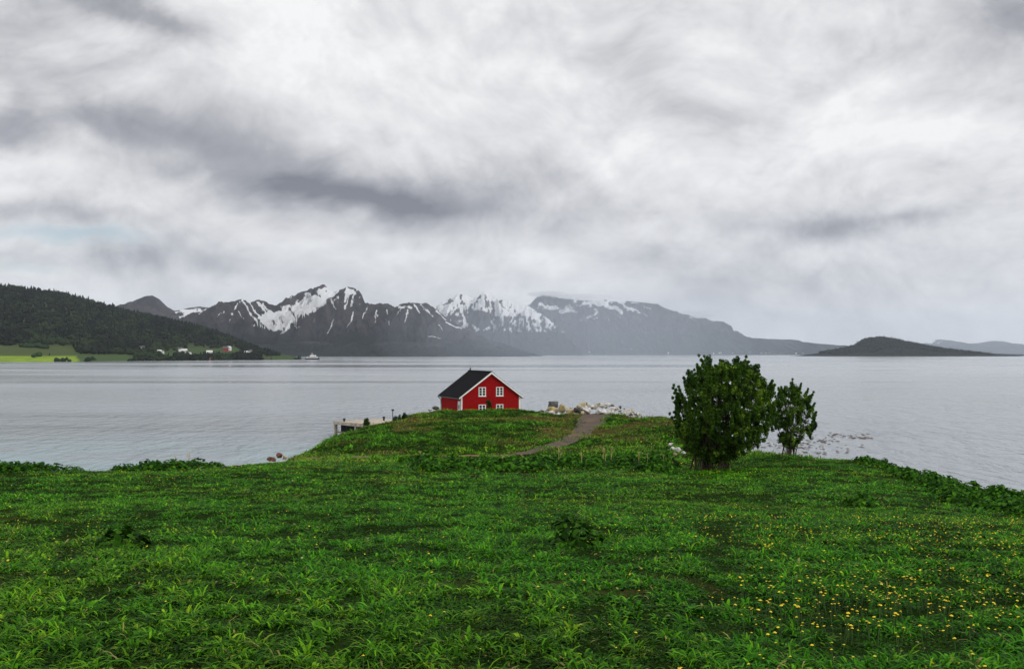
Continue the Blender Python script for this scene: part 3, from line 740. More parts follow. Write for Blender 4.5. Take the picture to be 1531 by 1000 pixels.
bm = bmesh.new(); tube(bm, [Vector((0.0, LN - .4, PZ)), Vector((0, LN - .4, PZ + .55))], .10, .10, 8); bmo('vent_pipe', bm, M_black_metal, hs)
def window(cx, zc, w, h):
    bm = bmesh.new(); f = .11
    for (x0, x1, z0, z1) in ((-w / 2 - f, -w / 2, -h / 2 - f, h / 2 + f), (w / 2, w / 2 + f, -h / 2 - f, h / 2 + f), (-w / 2, w / 2, h / 2, h / 2 + f), (-w / 2, w / 2, -h / 2 - f, -h / 2), (-.07, .07, -h / 2, h / 2)):
        box(bm, cx + x0, cx + x1, -.06, .02, zc + z0, zc + z1)
    for z in (-h / 6, h / 6):
        box(bm, cx - w / 2, cx - .07, -.05, .02, zc + z - .03, zc + z + .03); box(bm, cx + .07, cx + w / 2, -.05, .02, zc + z - .03, zc + z + .03)
    fr = bmo('window', bm, M_white, hs)
    bm = bmesh.new(); box(bm, cx - w / 2 + .002, cx + w / 2 - .002, -.018, .03, zc - h / 2 + .002, zc + h / 2 - .002); bmo('pane', bm, M_glass, fr)
    bm = bmesh.new(); box(bm, cx - w / 2 - f - .05, cx + w / 2 + f + .05, -.11, .0, zc - h / 2 - f - .06, zc - h / 2 - f - .002); bmo('sill', bm, M_white, fr)
zu = zz(585.3, YH) - HB
for cx in (-1.26, 1.26):
    window(cx, zu, .82, 1.0); window(cx, zu - 2.35, .82, 1.0)
dr = bmesh.new(); box(dr, -W2 - .05, -W2 + .02, .35, 1.35, .35, 2.75); dro = bmo('door', dr, M_white, hs)
dr = bmesh.new(); box(dr, -W2 - .065, -W2 - .052, .62, 1.08, 1.7, 2.25); bmo('door_pane', dr, M_glass, dro)
dr = bmesh.new(); box(dr, -W2 - .10, -W2 - .052, .44, .54, 1.38, 1.44); bmo('handle', dr, M_black_metal, dro)
bm = bmesh.new(); box(bm, -W2 + .02, W2 - .02, -.02, LN + .02, -1.2, .0); bmo('foundation', bm, simple('foundation', (0.25, 0.24, 0.23), .9), hs)

# ------------------------------------------------------------------ the quay
M_conc = simple('pale_concrete', (0.44, 0.38, 0.30), .9, .35, 1.2)
M_wood = simple('weathered_timber', (0.22, 0.17, 0.11), .85, .35, 3)
A = (xz(499, 133), 133.0); qz = 2.02
qy = empty('quay', (A[0], A[1], 0), R(-48)); tag(qy, 'pale concrete quay on posts with dark open space under its deck', 'quay')
bm = bmesh.new(); box(bm, 0, 9.5, 0, 8, qz - .28, qz); bmo('deck', bm, M_conc, qy)
bm = bmesh.new(); box(bm, -.06, 9.56, -.09, -.002, qz - .36, qz + .05); bmo('edge_beam', bm, M_conc, qy)
bm = bmesh.new(); box(bm, -.09, -.002, 0, 8, qz - .36, qz + .05); bmo('edge_beam', bm, M_conc, qy)
for (x, y) in ((.02, .0), (5.0, 0), (9, .0), (.02, 3.8), (.02, 7.6)):
    bm = bmesh.new(); box(bm, x, x + .34, y + .01, y + .35, -1.5, qz - .285); bmo('post', bm, M_conc, qy)
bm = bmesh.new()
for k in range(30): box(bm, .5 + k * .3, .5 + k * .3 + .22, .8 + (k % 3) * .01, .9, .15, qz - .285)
bmo('shade_planks', bm, M_dark, qy)  # near-black planks stand in for the shade in the open space under the deck
bm = bmesh.new(); box(bm, .4, 9.2, .2, .34, .55, .72); bmo('cross_beam', bm, M_wood, qy)
def qpt(x, y): 
    a = R(-48); return (A[0] + x * math.cos(a) - y * math.sin(a), A[1] + x * math.sin(a) + y * math.cos(a))
def bollard(x, y, h, label, lamp=False):
    X, Y_ = qpt(x, y); o = empty('lamp_post' if lamp else 'mooring_bollard', (X, Y_, qz)); tag(o, label, 'lamp post' if lamp else 'bollard')
    bm = bmesh.new(); tube(bm, [Vector((0, 0, 0)), Vector((0, 0, h))], .05 if lamp else .12, .05 if lamp else .12, 8); bmo('post', bm, M_black_metal, o)
    bm = bmesh.new(); tube(bm, [Vector((0, 0, h)), Vector((0, 0, h + .1)), Vector((0, 0, h + .22))], .2, .16, 10)
    bmesh.ops.holes_fill(bm, edges=bm.edges); bmo('lamp_head' if lamp else 'cap', bm, M_black_metal, o)
bollard(1.0, 1.0, .22, 'stubby dark bollard at the left corner of the quay deck')
bollard(3.0, 6.0, .35, 'dark bollard standing farther back on the quay deck')
bollard(6.5, 5.0, 1.5, 'thin dark post with a flat head on the quay beside the shrub', True)

# ------------------------------------------------------------------ water
m, t, b = mat('sea_water')
pos = t.new('ShaderNodeNewGeometry').outputs['Position']
w1 = t.noise(t.scale(pos, .30, .42, 1), 1.0, 5, .65, .3).outputs[0]
w2 = t.noise(t.scale(pos, .06, .11, 1), 1.0, 3, .55, .5).outputs[0]
w4 = t.noise(t.scale(pos, .42, .15, 1), 1.0, 3, .6, .3).outputs[0]
w3 = t.noise(t.scale(pos, 1.5, 2.3, 1), 1.0, 3, .6).outputs[0]
hgtn = t.math('ADD', t.math('ADD', t.math('MULTIPLY', w1, .42), t.math('MULTIPLY', w2, .9)), t.math('ADD', t.math('MULTIPLY', w3, .07), t.math('MULTIPLY', w4, 1.25)))
bp = t.new('ShaderNodeBump'); bp.inputs['Distance'].default_value = 1.0; t.put(bp.inputs['Height'], hgtn)
s = t.new('ShaderNodeSeparateXYZ'); t.put(s.inputs[0], pos)
t.put(bp.inputs['Strength'], t.math('MULTIPLY_ADD', t.ramp(s.outputs[1], 900, 130), 1.25, .16))
t.put(b.inputs['Normal'], bp.outputs[0])
calm = t.noise(t.scale(pos, .0012, .006, 1), 1.0, 4, .6, .6).outputs[0]
t.put(b.inputs['Roughness'], t.math('MULTIPLY_ADD', t.ramp(calm, .35, .65), .20, .06))
s = t.new('ShaderNodeSeparateXYZ'); t.put(s.inputs[0], pos)
sh = t.math('MULTIPLY', t.ramp(s.outputs[1], 150, 85), t.ramp(s.outputs[0], 10, -25))
shn = t.math('MULTIPLY', sh, t.ramp(t.noise(pos, .05, 3).outputs[0], .3, .6))
t.put(b.inputs['Base Color'], t.mix(t.math('MULTIPLY', shn, .6), (0.29, 0.325, 0.355, 1), (0.26, 0.45, 0.48, 1)))
b.inputs['IOR'].default_value = 1.33
nx, ny = 60, 60
xs = np.sign(np.linspace(-1, 1, nx)) * np.abs(np.linspace(-1, 1, nx)) ** 2 * 40000; ys = -2500 + np.linspace(0, 1, ny) ** 2.5 * 46000
WX, WY = np.meshgrid(xs, ys)
me = mesh_np('water', np.stack([WX.ravel(), WY.ravel(), np.zeros(WX.size)], 1), grid_quads(ny, nx), smooth=True)
tag(link('water', me, m), 'rippled grey water of the fjord', None, None, 'structure')

# ------------------------------------------------------------------ mountains
def mtn_mat(name, rock_c, low_c, lowz, snow_c=(0.80, 0.82, 0.85)):
    m, t, b = mat(name); pos = t.new('ShaderNodeNewGeometry').outputs['Position']
    s = t.new('ShaderNodeSeparateXYZ'); t.put(s.inputs[0], pos)
    n = t.noise(pos, .006, 8, .65).outputs[0]; nf = t.noise(pos, .02, 7, .7).outputs[0]
    rk = t.mix(t.ramp(n, .35, .68), c4([q * .45 for q in rock_c]), c4([q * 1.9 for q in rock_c]))
    z = t.math('ADD', s.outputs[2], t.math('MULTIPLY', t.math('SUBTRACT', n, .5), lowz * 1.2))
    lc = t.mix(nf, c4([q * .6 for q in low_c]), c4([q * 1.4 for q in low_c]))
    c = t.mix(t.ramp(z, lowz * 1.35, lowz * .6), rk, lc)
    sn = t.attr('snow').outputs['Fac']
    f = t.ramp(t.math('ADD', sn, t.math('MULTIPLY', t.math('SUBTRACT', nf, .5), .35)), .44, .56)
    c = t.mix(f, c, c4(snow_c))
    t.put(b.inputs['Base Color'], c); b.inputs['Roughness'].default_value = .95; b.inputs['Specular IOR Level'].default_value = .1
    bp = t.new('ShaderNodeBump'); bp.inputs['Distance'].default_value = 34; t.put(bp.inputs['Height'], nf); t.put(b.inputs['Normal'], bp.outputs[0])
    return m
def mountain(name, label, ridge, Yr, Ys, material, seed, power=1.25, spur=.22, snow=None, step=.6, nt=110, jag=1.0, back=.6, freq=18.0):
    """a massif: crest line traced at the crest's own distance, slopes run down to its shore, a far side behind"""
    p0, p1 = ridge[0][0], ridge[-1][0]; P = np.arange(p0, p1 + .01, step)
    rp = np.interp(P, [a for a, _ in ridge], [b for _, b in ridge])
    kern = np.ones(3) / 3; rp = np.convolve(np.pad(rp, 1, 'edge'), kern, 'valid')
    crest = zz(rp, Yr); hmax = crest.max()
    crest = crest + (ridged(P / 7., P * 0 + .5, 4, seed) - .4) * hmax * .035 * jag * sstep(0, hmax * .3, crest)
    X = (P - CXP) / F * Yr
    nb = nt // 3
    T = np.concatenate([np.linspace(0, 1, nt), 1 + np.linspace(0, back, nb)[1:]])
    TT, XX = np.meshgrid(T, X, indexing='ij'); CR = np.broadcast_to(crest, TT.shape)
    PP = np.broadcast_to(P, TT.shape)
    warp = (fbm(PP / 40, TT * 3, 3, seed + 3) - .5) * 30
    Zm = CR * np.where(TT <= 1, np.abs(TT) ** power, np.clip(1 - (TT - 1) / back, 0, 1) ** 1.2)
    env = np.where(TT <= 1, np.sin(np.pi * np.clip(TT, 0, 1)) ** .8, (TT - 1) * .5)
    rg = ridged((PP + warp) / freq, TT * 1.6, 4, seed + 5)
    Zm = Zm + CR * env * (rg - .5) * spur * 2
    Zm = Zm + CR * env * (fbm(PP / 4, TT * 14, 4, seed + 7) - .5) * .10
    # keep slopes below the line from shore to crest so the crest stays the skyline
    YY = Ys + (Yr - Ys) * TT
    lim = (CR - H) / Yr * YY * .985 + H
    Zm = np.where(TT < .97, np.minimum(Zm, lim), Zm)
    Zm = np.maximum(Zm, -4); Zm[0] = -4; Zm[-1] = -4; Zm[:, 0] = np.minimum(Zm[:, 0], -2); Zm[:, -1] = np.minimum(Zm[:, -1], -2)
    pyv = HY - (Zm - H) / YY * F; pxv = XX / YY * F + CXP
    sn = np.zeros_like(Zm) if snow is None else snow(pxv, pyv, TT, rg, PP)
    me = mesh_np(name, np.stack([XX.ravel(), YY.ravel(), Zm.ravel()], 1), grid_quads(len(T), len(P)), smooth=True, attrs={'snow': sn.ravel()})
    return tag(link(name, me, material), label, None, None, 'structure')
def blob(px, py, cx, cy, rx, ry): return np.exp(-((px - cx) / rx) ** 2 - ((py - cy) / ry) ** 2)
def streaks(px, py, seed, fx=5., fy=26., slant=0.0):
    return fbm((px + slant * (py - 480)) / fx, py / fy, 3, seed)

MM = mtn_mat('mountain_rock', (0.036, 0.031, 0.034), (0.013, 0.018, 0.017), 130)
MMf = mtn_mat('far_mountain_rock', (0.040, 0.036, 0.040), (0.016, 0.022, 0.022), 380)
# grey cone and snowy shoulder at the left
def seg_d(px, py, lines, wob, seed):
    """closeness (1 on the line, 0 beyond its width) to snow gullies given as crooked lines on the slope"""
    wx = (fbm(px / 8, py / 8, 3, seed) - .5) * wob; wy = (fbm(px / 8, py / 8, 3, seed + 9) - .5) * wob
    X_, Y_ = px + wx, py + wy; out = np.zeros_like(px)
    for (x0, y0, x1, y1, w0, w1) in lines:
        dx, dy = x1 - x0, y1 - y0; t_ = np.clip(((X_ - x0) * dx + (Y_ - y0) * dy) / (dx * dx + dy * dy), 0, 1)
        d_ = np.hypot(X_ - x0 - t_ * dx, Y_ - y0 - t_ * dy); w_ = w0 + (w1 - w0) * t_
        out = np.maximum(out, np.clip(1.5 - d_ / w_, 0, 1))
    return out
def snB(px, py, T, rg, PP):
    n = streaks(px, py, 41, 8, 3.2)
    return sstep(252, 272, px + 12 * (n - .5)) * sstep(500, 482, py) * (.12 + .74 * n) + .10 * seg_d(px, py, [(262, 466, 275, 480, 1, 1)], 4, 40)
mountain('mountain', 'grey cone-shaped mountain with a snowy shoulder behind the forested hill',
  [(120, 520), (160, 490), (190, 460), (205, 449), (217, 442.5), (228, 442), (238, 447), (250, 459), (262, 465), (280, 461), (298, 458.5), (312, 460), (328, 466), (350, 480), (380, 500), (430, 528)], 8200, 6200, MM, 60, 1.1, .14, snB, jag=.4)
# central snowy group
GUL = [(362, 449, 376, 470, 1.6, 1.8), (366, 456, 384, 480, 1.2, 2.2), (372, 452, 392, 478, 1.0, 2.4), (355, 455, 345, 470, .9, .8), (349, 470, 340, 483, 1.2, .7), (356, 464, 366, 478, .8, .9), (386, 452, 408, 478, 1.4, 3), (392, 455, 420, 482, 1.2, 3),
   (334, 466, 326, 473, 1.4, .8), (395, 486, 410, 494, 2.2, 2.4), (378, 486, 396, 492, 1.6, 1.8), (412, 488, 404, 494, 2, 2), (430, 492, 420, 498, 1.6, 1.4), (440, 488, 450, 493, 1, 1),
   (520, 431, 516, 450, 2.2, 1.4), (524, 434, 515, 464, 1.2, 1.2), (505, 436, 488, 447, 1.6, .9), (530, 438, 524, 460, 1.5, .9), (501, 476, 494, 488, 1.2, 1.4), (494, 488, 490, 500, 1.4, .8), (497, 448, 503, 466, 1.4, .6), (527, 475, 519, 490, 1.3, .7), (529, 466, 524, 478, .7, .9),
   (550, 459, 543, 475, 1.4, .7), (563, 464, 560, 482, 1.3, .7), (567, 468, 562, 476, .8, .6), (580, 462, 579, 470, 1, .8), (583, 480, 582, 488, 1, .6), (608, 464, 604, 484, 1.6, .8), (600, 463, 590, 475, 1.2, .6), (598, 459, 616, 460, 1.8, 1.4), (620, 455, 628, 468, 1.2, .8), (630, 454, 642, 468, 1.3, .9), (634, 462, 646, 474, .8, .9), (655, 486, 662, 494, 1.1, .7), (640, 502, 660, 505, .8, .9), (668, 482, 690, 492, 1.2, 1.2), (652, 466, 668, 478, 1.1, 1.2), (450, 486, 440, 494, .9, .7), (462, 476, 458, 480, .8, .6), (470, 478, 464, 486, .7, .5)]
def snC(px, py, T, rg, PP):
    n = streaks(px, py, 44, 6, 5); f = streaks(px, py, 42, 3.2, 3.5)
    s = 0.62 * seg_d(px, py, GUL, 5, 70)
    bowl = np.maximum.reduce([blob(px, py, 446, 462, 28, 10), blob(px, py, 426, 474, 30, 10), blob(px, py, 468, 450, 22, 10), blob(px, py, 412, 484, 26, 9), blob(px, py, 400, 476, 14, 9), blob(px, py, 486, 437, 14, 8), blob(px, py, 420, 490, 16, 5), blob(px, py, 460, 440, 6, 3), blob(px, py, 522, 436, 9, 5) * .8])
    s = np.maximum(s, np.minimum(bowl * 1.5, 1) * (.62 + .5 * n) - .50 * sstep(.48, .68, f))
    s = s - .3 * seg_d(px, py, [(424, 452, 440, 456, 5, 3), (402, 456, 414, 462, 4, 3), (470, 434, 466, 446, 2.2, 1.2), (482, 430, 478, 444, 1.6, 1), (432, 462, 438, 470, 2.4, 1.2), (452, 445, 447, 452, 2.4, 1.4), (490, 432, 484, 440, 1.4, .8)], 5, 71)
    return s + .16 * (n - .5) + .50 * sstep(492, 445, py) * sstep(.50, .70, f)
mountain('mountain', 'dark snow-streaked mountain group with the sharp central summits',
  [(255, 528), (290, 508), (310, 486), (322, 474), (338, 461), (352, 451), (362, 446.5), (372, 452), (384, 448.5), (393, 449), (402, 455), (412, 457), (424, 451), (436, 444), (448, 440), (458, 435), (468, 432), (476, 428), (484, 426), (492, 432), (500, 438), (508, 433), (518, 429.5), (528, 430), (535, 434), (540, 440), (545, 452), (556, 456), (568, 453), (580, 454), (590, 460), (600, 458), (612, 452.5), (626, 453), (640, 454), (652, 462), (664, 472), (680, 483), (700, 494), (730, 507), (770, 519), (800, 529)], 7200, 4700, MM, 80, 1.35, .40, snC, nt=170, freq=20)
# low dark foothills on the near shore of the group
mountain('foothill', 'low dark wooded foothills at the foot of the central mountains', [(330, 527), (380, 517), (430, 512), (480, 511), (540, 513), (600, 512), (650, 513), (700, 516), (740, 521), (790, 528)], 5200, 4500, mtn_mat('foothill_cover', (0.026, 0.026, 0.026), (0.013, 0.018, 0.017), 60), 90, .9, .3, None, jag=5)
# far snow peaks behind
def snD(px, py, T, rg, PP):
    n = streaks(px, py, 45, 7, 6); f = streaks(px, py, 49, 2.6, 5)
    s = (.25 + .55 * n + .35 * sstep(480, 455, py) - .35 * sstep(.48, .72, f)) * sstep(504, 494, py)
    return s - .45 * seg_d(px, py, [(706, 466, 722, 476, 7, 11), (724, 440, 730, 456, 2, 3), (686, 440, 690, 452, 2, 3), (718, 442, 712, 452, 1.4, 1.4), (676, 450, 664, 458, 2.4, 1.4), (748, 452, 756, 462, 2, 1), (738, 452, 736, 470, 2.5, 3)], 8, 72)
mountain('mountain', 'pale distant snow-covered peaks behind the gap in the ridge', [(600, 500), (630, 470), (648, 457), (662, 451), (676, 446), (686, 437.5), (696, 441), (706, 446), (716, 440), (724, 436.5), (734, 441), (746, 447), (760, 450), (775, 455), (790, 458), (810, 470), (850, 500)], 13500, 10500, MMf, 110, 1.2, .3, snD)
# the broad hazy massif
def snE(px, py, T, rg, PP):
    n = streaks(px, py, 46, 9, 3.4, .5); f = streaks(px, py, 48, 4, 3)
    L_ = [(808, 457, 838, 461, 3, 2.2), (838, 464, 862, 468, 4, 2.4), (862, 455, 900, 453, 1.2, 2.0), (905, 452, 930, 468, 2.4, 2.0), (925, 449, 945, 466, 3, 1.4), (895, 466, 880, 475, 3, 2), (925, 472, 930, 478, 2.4, 1), (945, 462, 968, 473, 2, 1.2), (795, 459, 812, 462, 1.2, 1.2), (868, 478, 892, 476, 1, 1.4), (905, 474, 915, 476, 1, .8), (945, 494, 968, 496, .8, .8), (918, 491, 928, 492, .7, .6), (800, 471, 808, 472, .8, .6), (885, 449, 920, 451, 1.2, 1.6), (965, 459, 975, 463, .8, .6), (1030, 474, 1042, 476, .9, .7)]
    return .58 * seg_d(px, py, L_, 9, 73) + sstep(472, 460, py) * sstep(795, 830, px) * sstep(985, 950, px) * 1.3 * (n - .28) + .1 * (f - .5)
mountain('mountain', 'broad hazy massif with patches of snow along its flat top', [(640, 530), (670, 524), (700, 514), (725, 500), (742, 483), (756, 470), (775, 460), (792, 456), (800, 446), (812, 441), (830, 443), (846, 446), (860, 449), (880, 450), (905, 449), (930, 449), (955, 452), (975, 454), (985, 456), (1000, 463), (1020, 470), (1040, 475), (1055, 476), (1080, 488), (1108, 504), (1130, 508), (1160, 507), (1190, 510), (1220, 515), (1250, 521), (1280, 526), (1310, 530)], 18500, 14500, MMf, 130, .85, .26, snE, jag=.6, nt=130)
# far right, almost lost in the air
def snG(px, py, T, rg, PP): return .55 * sstep(520, 512, py) * sstep(1440, 1400, px) * (.4 + streaks(px, py, 47, 6, 6))
mountain('mountain', 'faint blue mountains on the horizon at the far right', [(1340, 528), (1370, 518), (1390, 510), (1405, 507), (1420, 509), (1440, 514), (1462, 513), (1480, 510), (1492, 509.5), (1510, 514), (1540, 517), (1600, 512), (1700, 518), (1780, 528)], 32000, 28000, MMf, 150, 1.0, .2, snG, jag=.4)
# low island
M_isl = mtn_mat('island_cover', (0.010, 0.012, 0.008), (0.013, 0.016, 0.009), 30)
def isl(name, label, ridge, Yr, Ys, seed, **k): return mountain(name, label, ridge, Yr, Ys, M_isl, seed, .8, .1, None, jag=1.2, **k)
IS_R = [(1195, 532), (1222, 528), (1245, 524), (1268, 520), (1278, 516), (1286, 510), (1300, 506), (1316, 505), (1330, 506.5), (1345, 510), (1365, 514), (1390, 519), (1410, 523), (1430, 525), (1450, 527.5), (1470, 530), (1490, 532)]
isl('island', 'dark wooded island with a rounded hill on the right of the fjord', IS_R, 5600, 5150, 170)
isl('islet', 'thin low spit of land stretching right from the island', [(1400, 531), (1440, 527.5), (1470, 527.5), (1500, 529), (1531, 530), (1580, 531)], 7600, 7300, 180)

# ------------------------------------------------------------------ forested hill at the left
def shoreY(px): return np.interp(px, [-700, 0, 150, 300, 400, 450], [1250, 1380, 1450, 1620, 1900, 2060])
HR = [(-700, 395), (-300, 400), (-100, 418), (0, 428), (50, 433), (100, 441), (150, 454), (200, 468), (250, 478), (300, 489), (335, 500), (370, 516), (400, 527), (425, 533), (452, 537)]
P = np.arange(-700, 452.1, 2.0); rpy = np.interp(P, [a for a, _ in HR], [b for _, b in HR])
sy_ = shoreY(P); dep = 1500 * sstep(470, 300, P) + 120
T = np.concatenate([np.linspace(0, 1, 90), 1 + np.linspace(0, .6, 16)[1:]])
TT, PP = np.meshgrid(T, P, indexing='ij'); SY = np.broadcast_to(sy_, TT.shape); DP = np.broadcast_to(dep, TT.shape)
YY = SY + DP * TT; YRr = SY + DP
CRz = H - (np.broadcast_to(rpy, TT.shape) - HY) / F * YRr
XXh = (PP - CXP) / F * (SY + DP * np.minimum(TT, 1) * .9 + DP * .1)
pr = np.interp(TT, [0, .05, .25, .45, .75, 1.0, 1.6], [0, .03, .13, .34, .76, 1.0, 0])
ZZ = CRz * pr + (fbm(PP / 30, TT * 5, 4, 201) - .5) * 14 * np.sin(np.pi * np.clip(TT, 0, 1)) ; ZZ[0] = -3
ZZ = np.maximum(ZZ, -3)
HX = XXh
# open fields: rows of the view turned into places on the slope
pyh = HY - (ZZ - H) / YY * F; pxh = XXh / YY * F + CXP
def field_mask(px, py):
    n = (fbm(px / 14, py / 5, 3, 210) - .5) * 26
    a = sstep(118, 108, px + n) * sstep(531, 533, py)                       # bright mown field
    a2 = sstep(128, 112, px + n) * sstep(514, 518, py + n * .15) * sstep(533, 531, py)
    b = sstep(112, 122, px) * sstep(205, 192, px + n) * sstep(528, 531, py)
    c = blob(px, py, 292, 525, 34, 8) + blob(px, py, 345, 525, 20, 6) + blob(px, py, 420, 535, 34, 4) + blob(px, py, 250, 530, 10, 4)
    return a, a2, b, np.clip(c * 1.3 + n * .012, 0, 1)
fa, fa2, fb, fc = field_mask(pxh, pyh)
cov = np.array([0.018, 0.028, 0.012]) * (1 + 0 * ZZ[..., None])
for msk, c in ((fa2, (0.055, 0.085, 0.014)), (fb, (0.04, 0.09, 0.014)), (fc * .9, (0.04, 0.085, 0.014)), (fa, (0.24, 0.36, 0.02))):
    cov = cov * (1 - msk[..., None]) + msk[..., None] * np.array(c)
m, t, b = mat('hill_cover'); cc = t.attr('col').outputs['Color']
n = t.noise(t.new('ShaderNodeNewGeometry').outputs['Position'], .035, 8, .75).outputs[0]
t.put(b.inputs['Base Color'], t.mix(t.ramp(n, .3, .75), cc, t.mix(.65, cc, (0.05, 0.055, 0.02, 1)))); b.inputs['Roughness'].default_value = .95; b.inputs['Specular IOR Level'].default_value = .1
tag(link('hill', mesh_np('hill', np.stack([XXh.ravel(), YY.ravel(), ZZ.ravel()], 1), grid_quads(len(T), len(P)), smooth=True, attrs={'col': cov.reshape(-1, 3)}), m), 'long green hill sloping down to the left shore', None, None, 'structure')
ico = bmesh.new(); bmesh.ops.create_icosphere(ico, subdivisions=1, radius=1)
IV = np.array([v.co[:] for v in ico.verts]); IT = np.array([[v.index for v in f.verts] for f in ico.faces]); ico.free()
def hill_at(p, tt):
    i = np.clip((p - P[0]) / 2.0, 0, len(P) - 1.001); j = np.clip(tt * 89, 0, 88.99)
    i0 = i.astype(int); j0 = j.astype(int); a = i - i0; b_ = j - j0
    def s(A): return (A[j0, i0] * (1 - a) + A[j0, i0 + 1] * a) * (1 - b_) + (A[j0 + 1, i0] * (1 - a) + A[j0 + 1, i0 + 1] * a) * b_
    return s(XXh), s(YY), s(ZZ)
def forest(name, label, x, y, z, s, colr, conif):
    n = len(x); nv = len(IV)
    base = IV[None] * (1 + RNG.normal(0, .16, (n, nv, 1)))
    hgt_ = s * np.where(conif, 1.25, .8); wid = s * np.where(conif, .34, .62)
    prof_ = np.where(conif[:, None], 1 - .75 * (base[:, :, 2] * .5 + .5).clip(0, 1), 1 - .15 * base[:, :, 2])
    V = np.stack([x[:, None] + base[:, :, 0] * wid[:, None] * prof_, y[:, None] + base[:, :, 1] * wid[:, None] * prof_, z[:, None] + (base[:, :, 2] * .55 + .45) * hgt_[:, None]], 2)
    Tt = (IT[None] + (np.arange(n) * nv)[:, None, None]).reshape(-1, 3)
    C = np.repeat(colr[:, None], nv, 1) * RNG.uniform(.75, 1.25, (n, nv, 1))
    return tag(link(name, mesh_np(name, V.reshape(-1, 3), None, Tt, False, {'col': C.reshape(-1, 3)}), M_far_tree), label, 'forest', None, 'stuff')
n = 22000
p = np.where(RNG.uniform(0, 1, n) < .72, RNG.uniform(-150, 450, n), RNG.uniform(-690, -150, n)); tt = RNG.uniform(0.01, 1.0, n) ** 1.15
x, y, z = hill_at(p, tt); ppx = x / y * F + CXP; ppy = HY - (z - H) / y * F
fa, fa2, fb, fc = field_mask(ppx, ppy)
open_ = np.maximum.reduce([fa, fa2, fb, fc])
# hedges and tree rows standing on the fields
keep = (RNG.uniform(0, 1, n) > open_ * 1.5)
x, y, z, ppx, ppy = x[keep], y[keep], z[keep], ppx[keep], ppy[keep]
s = RNG.uniform(5, 12, len(x)) * (1 - .45 * sstep(528, 538, ppy)); con = RNG.uniform(0, 1, len(x)) < np.where(ppy < 505, .55, .2)
pt = fbm(ppx / 30, ppy / 10, 3, 220)
colr = np.where(con[:, None], np.array([[.005, .009, .005]]), np.array([[.012, .021, .006]])) * (0.55 + 1.0 * sstep(.35, .65, pt))[:, None] * RNG.uniform(.6, 1.4, len(x))[:, None]
forest('forest', 'dark mixed forest covering the hill on the left shore', x, y, z, s, colr, con)
# bushes on the fields
bp_ = [(RNG.uniform(80, 117, 90), 532), (RNG.uniform(13, 21, 4), 532), (RNG.uniform(115, 122, 5), 538), (RNG.uniform(145, 200, 9), 540)]
X_, Y_, Z_ = [], [], []
for arr, row in bp_:
    jj = (540.5 - row) / 40.0
    a, b_, c_ = hill_at(arr, np.clip(jj + RNG.uniform(-.01, .01, len(arr)), .004, 1)); X_.append(a); Y_.append(b_); Z_.append(c_)
X_, Y_, Z_ = map(np.concatenate, (X_, Y_, Z_)); k = len(X_)
forest('copse', 'dark bushes and trees in rows between the green shore fields', X_, Y_, Z_, RNG.uniform(5, 9, k), np.array([[.020, .040, .012]]) * RNG.uniform(.6, 1.4, k)[:, None], np.zeros(k, bool))
# island wood
n = 4200; p = RNG.uniform(1225, 1450, n); q = RNG.uniform(0, 1, n)
isz = zz(np.interp(p, [a for a, _ in IS_R], [b for _, b in IS_R]), 5600); isz = np.maximum(isz, 3)
tt = RNG.uniform(.35, 1, n); x = (p - CXP) / F * 5600; y = 5150 + 450 * tt; z = isz * tt ** .8 - 5 * (1 - tt) - 1
forest('island_forest', 'dark wood covering the island on the right', x, y, z, RNG.uniform(8, 15, n), np.array([[.010, .015, .007]]) * RNG.uniform(.6, 1.4, n)[:, None], RNG.uniform(0, 1, n) < .3)

# ------------------------------------------------------------------ far houses and the ferry
M_hw = simple('white_house_paint', (0.75, 0.74, 0.72), .7, .06, .3); M_hr = simple('red_house_paint', (0.30, 0.02, 0.025), .7, .1, .3)
M_rg = simple('grey_roof', (0.10, 0.10, 0.105), .8, .2, .5); M_ro = simple('orange_paint', (0.55, 0.10, 0.03), .7)
def house_parts(w, d, h, rh, wall, roof):
    bm = bmesh.new(); pts = [(-w / 2, -3), (w / 2, -3), (w / 2, h), (0 if False else w / 2, h), (-w / 2, h)]
    box(bm, -w / 2, w / 2, -d / 2, d / 2, -4, h)
    a = bpy.data.meshes.new('wall'); bm.to_mesh(a); bm.free(); a.materials.append(wall)
    bm = bmesh.new(); o = .5
    v = [bm.verts.new(q) for q in ((-w / 2 - o, -d / 2 - o, h), (w / 2 + o, -d / 2 - o, h), (w / 2 + o, 0, h + rh), (-w / 2 - o, 0, h + rh), (-w / 2 - o, d / 2 + o, h), (w / 2 + o, d / 2 + o, h))]
    for f in ((0, 1, 2, 3), (3, 2, 5, 4), (0, 3, 4), (1, 5, 2), (0, 4, 5, 1)): bm.faces.new([v[i] for i in f])
    bmesh.ops.recalc_face_normals(bm, faces=bm.faces)
    b_ = bpy.data.meshes.new('roof'); bm.to_mesh(b_); bm.free(); b_.materials.append(roof)
    return a, b_
def far_house(x, y, z, w, d, h, rh, rz, wall, roof, label, group=None, cat='house'):
    r = empty('farmhouse' if cat == 'house' else cat.replace(' ', '_'), (x, y, z), rz); tag(r, label, cat, group)
    a, b_ = house_parts(w, d, h, rh, wall, roof); link('wall', a, None, r); link('roof', b_, None, r)
def place_hill(px, row):
    i = int(np.clip(round((px - P[0]) / 2), 0, len(P) - 1)); best = min(range(2, 88), key=lambda j: abs(pyh[j, min(len(P) - 1, i)] - row))
    # search the neighbourhood for the point whose view row and column fit
    sub = (np.abs(pxh[:90] - px) * 1.0 + np.abs(pyh[:90] - row) * 1.5); j, k = np.unravel_index(np.argmin(sub), sub.shape)
    return XXh[j, k], YY[j, k], ZZ[j, k]
